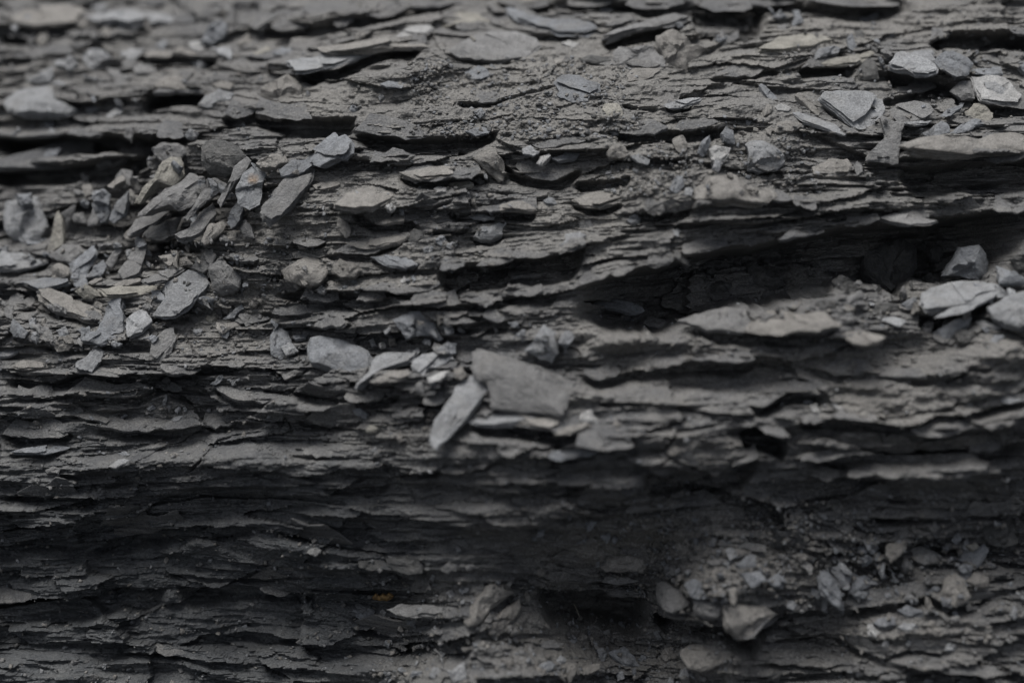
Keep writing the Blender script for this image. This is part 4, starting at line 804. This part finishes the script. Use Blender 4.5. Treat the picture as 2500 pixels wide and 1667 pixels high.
def plate_mesh(name, out2, t, rg, bulk=0.0, lam=4, mat=None, rag=0.05):
    """broken piece of slate: outline of its upper face in its own plane, laminated sides"""
    area = 0.5 * np.sum(out2[:, 0] * np.roll(out2[:, 1], -1) - np.roll(out2[:, 0], -1) * out2[:, 1])
    if area < 0: out2 = out2[::-1]
    p = frag_outline(out2, rg, rag if len(out2) > 4 else 0.07, 2 if len(out2) > 6 else 3 if len(out2) < 5 else 2)
    n = len(p); c = p.mean(0); size = np.ptp(p, axis=0).max(); rel = p - c
    V = []; rings = []
    sd = rg.randint(0, 999)
    d3 = rg.normal(0, 1, 2); d3 /= np.linalg.norm(d3); o3 = rg.uniform(-.3, .1) * size; st3 = rg.uniform(.05, .15) * t
    d1 = rg.normal(0, 1, 2); d1 /= np.linalg.norm(d1); o1 = rg.uniform(-.15, .4) * size; st1 = rg.uniform(.10, .3) * t
    d2 = rg.normal(0, 1, 2); d2 /= np.linalg.norm(d2); o2 = rg.uniform(0, .4) * size; st2 = rg.uniform(.05, .2) * t
    cuts = []
    for _ in range(3):
        th = rg.uniform(0, 2 * math.pi); cuts.append((np.array([math.cos(th), math.sin(th)]), rg.uniform(-.05, .3) * size, rg.uniform(.25, .7) * min(1, 2.5 * t / size)))
    tilt = rg.normal(0, .05, 2) * (1 + 2 * bulk)
    def ztop(xy, r):
        x = xy[:, 0] / size * 3 + sd * .37; y = xy[:, 1] / size * 3 + sd * .11
        z = t * (0.24 + .25 * bulk) * fbm(x * 1.4, y * 1.4, 3, 4) + (xy - c) @ tilt
        w_ = 0.05 * size * vnoise(x * 2.2, y * 2.2, 5)
        z -= st1 * (((xy - c) @ d1 + w_) > o1) + st2 * (((xy - c) @ d2 + w_) > o2) + st3 * (((xy - c) @ d3 + w_) > o3)
        if bulk > .1:
            for dr, of, sp in cuts: z = np.minimum(z, t * .12 - np.maximum(0, (xy - c) @ dr - of) * sp)
        return z - t * (0.10 + 0.35 * bulk) * r ** 3.0
    for r in ((0.985 - .03 * bulk, .93, .84, .73, .61, .48, .34, .18) if size > .011 else (0.985 - .05 * bulk, 0.88, 0.62, 0.32)):
        xy = c + rel * r; V.append(np.column_stack([xy, ztop(xy, r)])); rings.append(n)
    ctr = np.array([[*c, ztop(c[None], 0)[0]]])
    edge = V[0][:, 2].copy()
    sides = []
    for l in range(lam + 1):
        f = l / lam
        r = 1.0 + rg.uniform(-.06, .03) + (-.025 if l % 2 else .012) - (0.10 + .12 * bulk) * f ** 1.5 + 0.05 * bulk * math.sin(f * 3.1) + rg.normal(0, .014, n) + .03 * vnoise(np.arange(n) * .35 + l * 9.1, np.full(n, sd * .7), 11)
        xy = c + rel * r[:, None]; z = edge * (1 - f) - t * f + (rg.normal(0, .03, n) * t if 0 < l < lam else 0) - (t * .06 if l == 0 else 0)
        sides.append(np.column_stack([xy, z]))
    bot = [np.column_stack([c + rel * .5, np.full(n, -t * (1.05 + .2 * bulk))])]
    allr = V[::-1] + sides + bot                       # centre outwards, down, under
    co = np.vstack([ctr] + allr + [np.array([[*c, -t * (1.08 + .2 * bulk)]])])
    Fc = []
    i = np.arange(n); j = (i + 1) % n
    Fc += [(0, 1 + a, 1 + b) for a, b in zip(i, j)]
    for k in range(len(allr) - 1):
        a0 = 1 + k * n; b0 = a0 + n
        Fc += [(a0 + a, b0 + a, b0 + b, a0 + b) for a, b in zip(i, j)]
    last = 1 + (len(allr) - 1) * n; e = len(co) - 1
    Fc += [(last + b, last + a, e) for a, b in zip(i, j)]
    me = bpy.data.meshes.new(name); me.from_pydata(co.tolist(), [], Fc); me.update()
    me.polygons.foreach_set('use_smooth', np.ones(len(Fc), bool)); me.set_sharp_from_angle(angle=R(32))
    me.materials.append(mat or M_STONE)
    return me
def frame_of(p0, n):
    e1 = RGT - n * (RGT @ n); e1 /= np.linalg.norm(e1); e2 = np.cross(n, e1)
    return e1, e2
PRESS = []
def put_stone(name, poly, code, tpx, tone, seed, parent=None, proud=0.55, bulk=None, stamp=True, fit=0.4, lam=6, pct=78, press=True, mat=None, layer=False):
    rg = np.random.RandomState(seed)
    dm_ = np.median(DTOP[cells(poly)[0], cells(poly)[1]])
    t = tpx * (1.3 if code[0] == 'F' else 1.75) * PXM * (DIST + dm_) / DIST
    p0, n, (J, I, X, Y) = lay_plane(poly, code, t, rg, proud, fit, 50 if tone == 'd' else pct)
    pts, _ = on_plane(poly[:, 0], poly[:, 1], p0, n)
    org = pts.mean(0); e1, e2 = frame_of(p0, n)
    loc = np.column_stack([(pts - org) @ e1, (pts - org) @ e2])
    if bulk is None: bulk = {'stone': .2, 'pebble': .45, 'rock': .16}.get(name, .05)
    me = plate_mesh(name, loc, t, rg, bulk, lam, mat, .025 if name == 'bed_plate' else .05)
    if press: PRESS.append((poly, p0, n, t))
    o = bpy.data.objects.new(name, me); (COL.objects.link(o))
    M = Matrix(((e1[0], e2[0], n[0], org[0]), (e1[1], e2[1], n[1], org[1]), (e1[2], e2[2], n[2], org[2]), (0, 0, 0, 1)))
    if parent: o.parent = parent
    o.matrix_world = M
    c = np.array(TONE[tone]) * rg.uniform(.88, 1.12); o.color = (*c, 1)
    if layer:
        th = rg.uniform(0, 2 * math.pi); dr = np.array([math.cos(th), math.sin(th)]); cc = loc.mean(0); of = rg.uniform(-.18, .05) * np.ptp(loc, axis=0).max()
        q = []
        for a in range(len(loc)):
            u, v = loc[a] - cc, loc[(a + 1) % len(loc)] - cc; su, sv = u @ dr - of, v @ dr - of
            if su >= 0: q.append(u)
            if su * sv < 0: q.append(u + (v - u) * su / (su - sv))
        q2 = cc + (loc - cc) * np.where(((loc - cc) @ dr - of < 0)[:, None], 1.03, .9)
        st_ = max(.0007, t * .22); so_ = bpy.data.objects.new('splinter', plate_mesh('splinter', q2, st_, rg, .0, 2)); COL.objects.link(so_); so_.parent = o
        so_.location = (0, 0, -t * rg.uniform(.35, .6)); so_.color = (*(c * rg.uniform(.85, 1.1)), 1)
        if len(q) >= 3:
            q = np.array(q); q = cc + q.mean(0) + (q - q.mean(0)) * .93
            lt = max(.0007, t * .28)
            lo = bpy.data.objects.new('layer', plate_mesh('layer', q, lt, rg, .05, 2)); COL.objects.link(lo); lo.parent = o
            lo.location = (0, 0, lt * .75); lo.color = (*(c * rg.uniform(.9, 1.12)), 1)
    if stamp:
        _, k = on_plane(X, Y, p0, n); DTOP[J, I] = np.minimum(DTOP[J, I], k - DIST)
    return o

# bed plates: the broken edges of the layers along the ledges, parts of the rock face
cand = []
rg0 = np.random.RandomState(77)
for q, (p, h, k) in enumerate(LIPP):
    if h < 7: continue
    x = p[0, 0] + rg0.uniform(0, 40)
    while x < p[-1, 0] - 25:
        L = rg0.uniform(50, 130) * (1 + 1.4 * rg0.rand() ** 3); x1 = min(x + L, p[-1, 0])
        if x1 - x > 35 and x1 > -20 and x < 2520 and rg0.rand() < 0.8:
            cand.append((x1 - x, q, x, x1))
        x = x1 + rg0.uniform(-8, 60)
cand.sort(reverse=True); cand = cand[:260]
for cnum, (L, q, x0, x1) in enumerate(cand):
    p, h, k = LIPP[q]; rg = np.random.RandomState(1000 + cnum)
    if abs(np.interp(x1, p[:, 0], p[:, 1]) - np.interp(x0, p[:, 0], p[:, 1])) > .4 * (x1 - x0): continue
    if (p[:, 1].mean() > 1050 and x0 < 1300 and rg.rand() < .5): continue
    m = 8; fx = np.linspace(x0, x1, m); u_ = np.linspace(-1, 1, m)
    fy = np.interp(fx, p[:, 0], p[:, 1]) + rg.uniform(-1, 5) + rg.normal(0, 1.8, m) - np.abs(u_) ** 3 * rg.uniform(3, 14)
    dep = rg.uniform(16, 40) * (0.7 + L / 220); bx = np.linspace(x1 - rg.uniform(0, .3) * L, x0 + rg.uniform(0, .3) * L, 4)
    by = np.interp(bx, p[:, 0], p[:, 1]) - dep * rg.uniform(.5, 1.1, 4)
    poly = np.column_stack([np.concatenate([fx, bx]), np.concatenate([fy, by])])
    put_stone('bed_plate', poly, 'F', rg.uniform(4, 9), 'g', 3000 + cnum, parent=face, proud=rg.uniform(.15, .4), stamp=True, fit=0.85, lam=3, pct=62, press=False, mat=M_FACE)

# ------------------------------------------------------------------ small loose chips, one by one, by place
ZONES = [
 ((190,400,640,570), 34, (22,56), 'shards wedged at the top of the left pile', 'b g g d t'),
 ((0,560,600,830), 80, (20,58), 'flakes in the lower heap of the left pile', 'b g g pb t'),
 ((0,10,600,330), 34, (24,60), 'plates on the far upper left ledges', 't g b pb'),
 ((1600,1310,2430,1480), 80, (18,42), 'chips heaped on the lower right shelf', 'b pb b g t'),
 ((900,1540,1700,1667), 55, (16,42), 'rubble along the bottom edge', 'b pb t g'),
 ((1500,610,2320,720), 20, (18,46), 'dark rubble on the cave floor', 'd'),  # all-dark tone carries the cave's shade in the stone colour
 ((950,780,1350,880), 22, (16,36), 'chips behind the big pale block', 'b g t pb'),
 ((2200,690,2500,830), 16, (18,46), 'slate pieces packed at the right mouth of the cave', 'b g pb d'),
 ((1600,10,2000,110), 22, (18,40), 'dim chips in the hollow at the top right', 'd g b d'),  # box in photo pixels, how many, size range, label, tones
 ((1000,150,1500,330), 30, (9,20), 'small chips on the soil at upper centre', 'b t g w t'),
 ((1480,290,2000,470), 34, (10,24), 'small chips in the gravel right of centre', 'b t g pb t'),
 ((640,380,1250,700), 40, (9,20), 'small chips on the thin ledges left of centre', 't g b pb t'),
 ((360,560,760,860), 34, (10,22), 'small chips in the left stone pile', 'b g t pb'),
 ((0,20,620,420), 30, (10,22), 'small chips on the far upper left ledges', 'pb t g b'),
 ((1900,60,2500,330), 26, (9,20), 'small chips on the upper right ledges', 'g b t pb'),
 ((1560,1250,2120,1480), 36, (10,24), 'small chips on the lower right shelf', 'b g t b'),
 ((900,1480,1700,1667), 40, (10,26), 'small chips along the bottom edge', 'b g t pb'),
 ((2050,1330,2480,1600), 26, (10,22), 'small chips on the bottom right ledges', 'b g t b'),
 ((1800,660,2200,820), 18, (9,20), 'small chips on the cave floor', 'd d d g')]  # mostly dark tones, cave shade put into the chip colours
STOP = set('with at on in below above left right beside behind under between near of leaning lying standing resting pointing slanting jutting cut sitting over to just from against down next beneath inside tucked wedged hanging projecting embedded continuing sticking reaching sloping along and shaped cut among'.split())
def head(lb):
    o = []
    for w_ in lb.replace(',', '').split():
        if w_ in STOP and w_ != 'shaped': break
        o.append(w_)
    return ' '.join(o)
_heads = [head(r[6]) for r in STONES]
ANCH = [(tpts(r[0], r[1]).mean(0), h_) for r, h_ in zip(STONES, _heads) if r[5] != 'leaf' and len(h_.split()) >= 3 and _heads.count(h_) == 1 and not any(h_ + ' ' in q + ' ' and h_ != q for q in _heads)]
ANP = np.array([a[0] for a in ANCH])
TW = {'pb': 'pale grey', 'b': 'blue grey', 'g': 'grey', 't': 'tan', 'y': 'cream', 'd': 'dark', 'w': 'whitish'}
USED = {}
def piece_label(x, y, sz, asp, tone, noun):
    dd = np.hypot(ANP[:, 0] - x, ANP[:, 1] - y); size = 'tiny' if sz < 14 else 'small' if sz < 26 else 'medium' if sz < 42 else 'larger'
    shp = 'narrow' if asp < .55 else 'stubby' if asp > .72 else 'flat'
    for i in np.argsort(dd)[:6]:
        dx, dy = x - ANP[i, 0], y - ANP[i, 1]; ang = math.degrees(math.atan2(dy, dx)) % 360
        dr = ['right of', 'below and right of', 'below', 'below and left of', 'left of', 'above and left of', 'above', 'above and right of'][int((ang + 22.5) // 45) % 8]
        lb = f"{size} {shp} {TW[tone]} {noun} {dr} the {ANCH[i][1]}"
        if lb not in USED and len(lb.split()) <= 16: break
    USED[lb] = USED.get(lb, 0) + 1
    return lb

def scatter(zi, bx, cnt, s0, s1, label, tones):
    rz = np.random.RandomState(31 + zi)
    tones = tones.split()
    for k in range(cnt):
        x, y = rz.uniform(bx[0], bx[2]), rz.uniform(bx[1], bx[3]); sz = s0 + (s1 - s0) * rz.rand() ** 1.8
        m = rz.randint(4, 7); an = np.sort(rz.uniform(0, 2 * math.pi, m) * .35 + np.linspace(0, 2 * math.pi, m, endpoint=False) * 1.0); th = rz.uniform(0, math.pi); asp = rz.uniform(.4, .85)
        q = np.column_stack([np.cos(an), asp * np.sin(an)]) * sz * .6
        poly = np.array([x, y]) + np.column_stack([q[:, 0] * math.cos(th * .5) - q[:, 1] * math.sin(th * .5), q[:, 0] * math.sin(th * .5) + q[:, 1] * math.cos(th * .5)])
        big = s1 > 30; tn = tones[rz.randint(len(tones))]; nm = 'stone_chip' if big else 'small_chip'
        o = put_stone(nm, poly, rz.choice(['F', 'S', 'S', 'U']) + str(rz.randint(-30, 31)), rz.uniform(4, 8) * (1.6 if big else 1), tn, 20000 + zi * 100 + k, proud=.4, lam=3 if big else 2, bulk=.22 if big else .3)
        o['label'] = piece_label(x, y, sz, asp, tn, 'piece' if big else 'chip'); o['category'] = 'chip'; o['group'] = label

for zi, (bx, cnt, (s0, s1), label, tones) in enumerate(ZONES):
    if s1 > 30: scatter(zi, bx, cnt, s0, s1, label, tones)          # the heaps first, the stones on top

for q, (tile, s, code, tpx, tone, name, label) in enumerate(STONES):
    poly = tpts(tile, s)
    pr = {'F': 0.42, 'S': 0.45, 'U': 0.6}[code[0]] * (.6 if name == 'slab' else 1)
    lay_ = name in ('slab', 'slate', 'flake') and np.ptp(poly, axis=0).max() > 75
    if name == 'leaf':                                  # a leaf of the stone listed just before it
        o = put_stone(name, poly, code, tpx, tone, 9000 + q, parent=last, proud=pr); o['label'] = label; continue
    o = last = put_stone(name, poly, code, tpx, tone, 9000 + q, proud=pr, layer=lay_)
    o['label'] = label; o['category'] = name; o['kind'] = 'thing'
    if tone == 'rust':
        tgt = tpts('21', '2150,120')[0]
        mw = np.array(o.matrix_world); pp, _ = on_plane(np.array([tgt[0]]), np.array([tgt[1]]), mw[:3, 3], mw[:3, 2])
        lc = np.linalg.inv(mw) @ np.array([*pp[0], 1])
        o.data.materials[0] = stone_material('rust_spotted_slate', rust=tuple(lc[:3]))
for zi, (bx, cnt, (s0, s1), label, tones) in enumerate(ZONES):
    if s1 <= 30: scatter(zi, bx, cnt, s0, s1, label, tones)

# ------------------------------------------------------------------ grit: fragments too small to pick apart
rq = np.random.RandomState(8)
tmpl = []
for _ in range(12):
    v = np.array([(-1,-.7,-.5),(1,-.6,-.5),(.8,.8,-.5),(-.7,.9,-.5),(-.7,-.5,.5),(.6,-.6,.45),(.7,.5,.55),(-.5,.6,.5)]) * rq.uniform(.6, 1.25, (8, 3)); tmpl.append(v)
fq = np.array([(0,3,2,1),(4,5,6,7),(0,1,5,4),(1,2,6,5),(2,3,7,6),(3,0,4,7)])
ZG = [((1000,140,1560,340),2600),((1480,280,2000,480),1700),((640,380,1250,720),1100),((400,560,760,900),900),((0,0,900,330),500),((1900,20,2500,330),800),
      ((1500,1230,2150,1480),2200),((900,1420,1800,1667),2200),((2050,1300,2500,1667),1500),((1700,730,2200,830),350),((1250,760,2000,900),300),((1850,830,2500,1050),250),((0,800,700,1300),800),((0,1300,1000,1667),900),((900,1000,1700,1300),500),((1300,1160,2500,1330),1100),((0,560,420,900),500)]
cs = []; ts = []
for (x0, y0, x1, y1), n in ZG:
    X = rq.uniform(x0, x1, n); Y = rq.uniform(y0, y1, n)
    keep = fbm(X / 70, Y / 40, 101, 3) > rq.uniform(-.55, .35, n)
    X, Y = X[keep], Y[keep]
    i = np.clip(((X - MX0) / CELL).astype(int), 0, MW - 1); j = np.clip(((Y - MY0) / CELL).astype(int), 0, MH - 1)
    on = (DM[j, i] - DTOP[j, i] < 0.002) | (rq.rand(len(i)) < .03)
    X, Y, i, j = X[on], Y[on], i[on], j[on]
    C_ = unproject(X, Y, np.where(on[on], np.minimum(DM[j, i], DTOP[j, i] + .0005), 0))
    for c, yy, xx in zip(C_, Y, X):
        s = (2.2 + 6.5 * rq.rand() ** 2.4) * PXM
        v = tmpl[rq.randint(12)] * s * (1, rq.uniform(.55, 1), rq.uniform(.3, .8))
        a = rq.uniform(0, 2 * math.pi); tx = rq.normal(-.35, .45); ty = rq.normal(0, .4)
        v = v @ np.array([[math.cos(a), math.sin(a), 0], [-math.sin(a), math.cos(a), 0], [0, 0, 1]]) @ np.array([[1, 0, 0], [0, math.cos(tx), -math.sin(tx)], [0, math.sin(tx), math.cos(tx)]]) @ np.array([[math.cos(ty), 0, math.sin(ty)], [0, 1, 0], [-math.sin(ty), 0, math.cos(ty)]])
        cs.append(v + c - VIEW * s * .25)
        tn = np.array(TONE[['t', 'g', 'b', 't', 'pb', 'g', 'd'][rq.randint(7)]]) * rq.uniform(.8, 1.15)
        ts.append(np.tile((*tn, 1), (8, 1)))
co = np.vstack(cs); nc = len(cs)
fcs = (fq[None] + (np.arange(nc) * 8)[:, None, None]).reshape(-1, 4)
me = bpy.data.meshes.new('grit')
me.vertices.add(len(co)); me.vertices.foreach_set('co', co.reshape(-1).astype(np.float32))
me.loops.add(fcs.size); me.loops.foreach_set('vertex_index', fcs.reshape(-1).astype(np.int32))
me.polygons.add(len(fcs)); me.polygons.foreach_set('loop_start', np.arange(0, fcs.size, 4, dtype=np.int32)); me.update(calc_edges=True)
ca = me.attributes.new('tone', 'FLOAT_COLOR', 'POINT'); ca.data.foreach_set('color', np.vstack(ts).reshape(-1).astype(np.float32))
me.materials.append(M_GRAV)
grit = bpy.data.objects.new('grit', me); COL.objects.link(grit); grit['kind'] = 'stuff'; grit['label'] = 'fine shale grit and crumbs strewn over the ledges'

# ------------------------------------------------------------------ a scrap of plant and a hair of grass
def tube(name, pts, rad, col, rough=.7, nseg=7):
    pts = np.array(pts); V = []; Fc = []
    for k, p in enumerate(pts):
        tg = pts[min(k + 1, len(pts) - 1)] - pts[max(k - 1, 0)]; tg /= np.linalg.norm(tg)
        a = np.cross(tg, VIEW); a /= np.linalg.norm(a); b_ = np.cross(tg, a)
        for s in range(nseg):
            th = 2 * math.pi * s / nseg; V.append(p + rad[k] * (math.cos(th) * a + math.sin(th) * b_))
    for k in range(len(pts) - 1):
        for s in range(nseg):
            s2 = (s + 1) % nseg; Fc.append((k * nseg + s, k * nseg + s2, (k + 1) * nseg + s2, (k + 1) * nseg + s))
    Fc.append(tuple(range(nseg))[::-1]); Fc.append(tuple((len(pts) - 1) * nseg + s for s in range(nseg)))
    me = bpy.data.meshes.new(name); me.from_pydata([tuple(v) for v in V], [], Fc); me.update()
    m, t, b = mat_new(name); b.inputs['Roughness'].default_value = rough
    n = N(t, 'ShaderNodeTexNoise', Scale=600, Detail=3); tc = N(t, 'ShaderNodeTexCoord'); t.links.new(tc.outputs['Object'], n.inputs['Vector'])
    t.links.new(mixc(t, 'MULTIPLY', .9, col, ramp(t, n.outputs['Fac'], [(.35, g1(.35)), (.6, g1(1.3))])), b.inputs['Base Color'])
    me.materials.append(m); o = bpy.data.objects.new(name, me); COL.objects.link(o); return o
def surf(px, py, lift=0.0):
    j = int((py - MY0) / CELL); i = int((px - MX0) / CELL)
    return unproject(np.array([px]), np.array([py]), np.array([DTOP[j - 1:j + 2, i - 1:i + 2].min() - lift]))[0]
tp = tpts('42', '1085,850 1110,830 1140,845 1170,832 1200,845 1225,825 1255,835')
dd = min(DTOP[int((y - MY0) / CELL), int((x - MX0) / CELL)] for x, y in tp) - .002
o = tube('plant_scrap', unproject(tp[:, 0], tp[:, 1], np.full(len(tp), dd)), np.array([.0009, .0016, .0013, .0018, .0015, .0019, .0008]), (0.19, 0.12, 0.05, 1))
o['label'] = 'small orange brown scrap of dry plant in a dark crack at bottom centre'; o['category'] = 'plant scrap'
hp = tpts('43', '628,890 640,925 655,960 678,1000'); d1 = surf(*hp[-1], .001); d0 = unproject(hp[:1, 0], hp[:1, 1], np.array([(d1 - CAM) @ VIEW - DIST - .012]))[0]
mid = (d0 + d1) / 2 + UPV * .0006
o = tube('grass_hair', [d1, (d1 + mid) / 2, mid, (mid + d0) / 2, d0], np.array([.00022, .0002, .00018, .00015, .0001]), (0.35, 0.33, 0.26, 1))
o['label'] = 'single fine pale dry grass hair sticking up from the rubble in the lower right hollow'; o['category'] = 'grass'
# ------------------------------------------------------------------ the face gives way under each stone, then becomes one mesh
_s = DIST / (DIST + d); QX = 1250 + (XG - 1250) * _s; QY = 833.5 + (YG - 833.5) * _s
for poly, p0, n, t in PRESS:
    sl = window(poly[:, 0].min() - 25, poly[:, 0].max() + 25, poly[:, 1].min() - 25, poly[:, 1].max() + 25)
    X = QX[sl]; Y = QY[sl]; ins = np.zeros(X.shape, bool)
    for a in range(len(poly)):
        x1, y1 = poly[a]; x2, y2 = poly[(a + 1) % len(poly)]
        if y1 != y2: ins ^= ((Y < y1) != (Y < y2)) & (X < (x2 - x1) * (Y - y1) / (y2 - y1) + x1)
    if not ins.any(): continue
    _, k = on_plane(X[ins], Y[ins], p0, n)
    w_ = d[sl]; w_[ins] = np.maximum(w_[ins], k - DIST + 0.55 * t)
for x, y, rx, ry, k in ((400,480,190,95,18),(330,640,210,60,8),(560,420,130,80,6),(1050,860,160,50,6),(2380,700,140,70,8),(2250,250,200,80,5),(1750,390,120,50,5),(2100,1400,160,50,5)):
    d += k * MM * np.exp(-(((PX - x) / rx) ** 2 + ((PY - y) / ry) ** 2) ** 2)          # hollows between the loose stones
P3 = CT + ((XG - 1250) * PXM)[..., None] * RGT + ((833.5 - YG) * PXM)[..., None] * UPV + d[..., None] * VIEW
me = face.data
me.vertices.add(NX * NY); me.vertices.foreach_set('co', P3.reshape(-1).astype(np.float32))
ii = np.arange(NX * NY).reshape(NY, NX)
qd = np.stack([ii[1:, :-1], ii[1:, 1:], ii[:-1, 1:], ii[:-1, :-1]], -1).reshape(-1, 4)
me.loops.add(qd.size); me.loops.foreach_set('vertex_index', qd.reshape(-1).astype(np.int32))
me.polygons.add(len(qd)); me.polygons.foreach_set('loop_start', np.arange(0, qd.size, 4, dtype=np.int32))
me.polygons.foreach_set('use_smooth', np.zeros(len(qd), bool))
me.update(calc_edges=True)
darken = smooth((PY - 900) / 500) * smooth((1500 - PX) / 900)  # rock colour gets darker towards the lower left, then mottled
darken = np.clip(darken + 0.25 * fbm(PX / 200, PY / 120, 97, 3), 0, 1) * 0.95
at = me.attributes.new('dust', 'FLOAT', 'POINT'); at.data.foreach_set('value', (soil * 0.62 + 0.14 * smooth((1000 - PY) / 500) - 0.1 * darken).reshape(-1).astype(np.float32))
at = me.attributes.new('darken', 'FLOAT', 'POINT'); at.data.foreach_set('value', darken.reshape(-1).astype(np.float32))
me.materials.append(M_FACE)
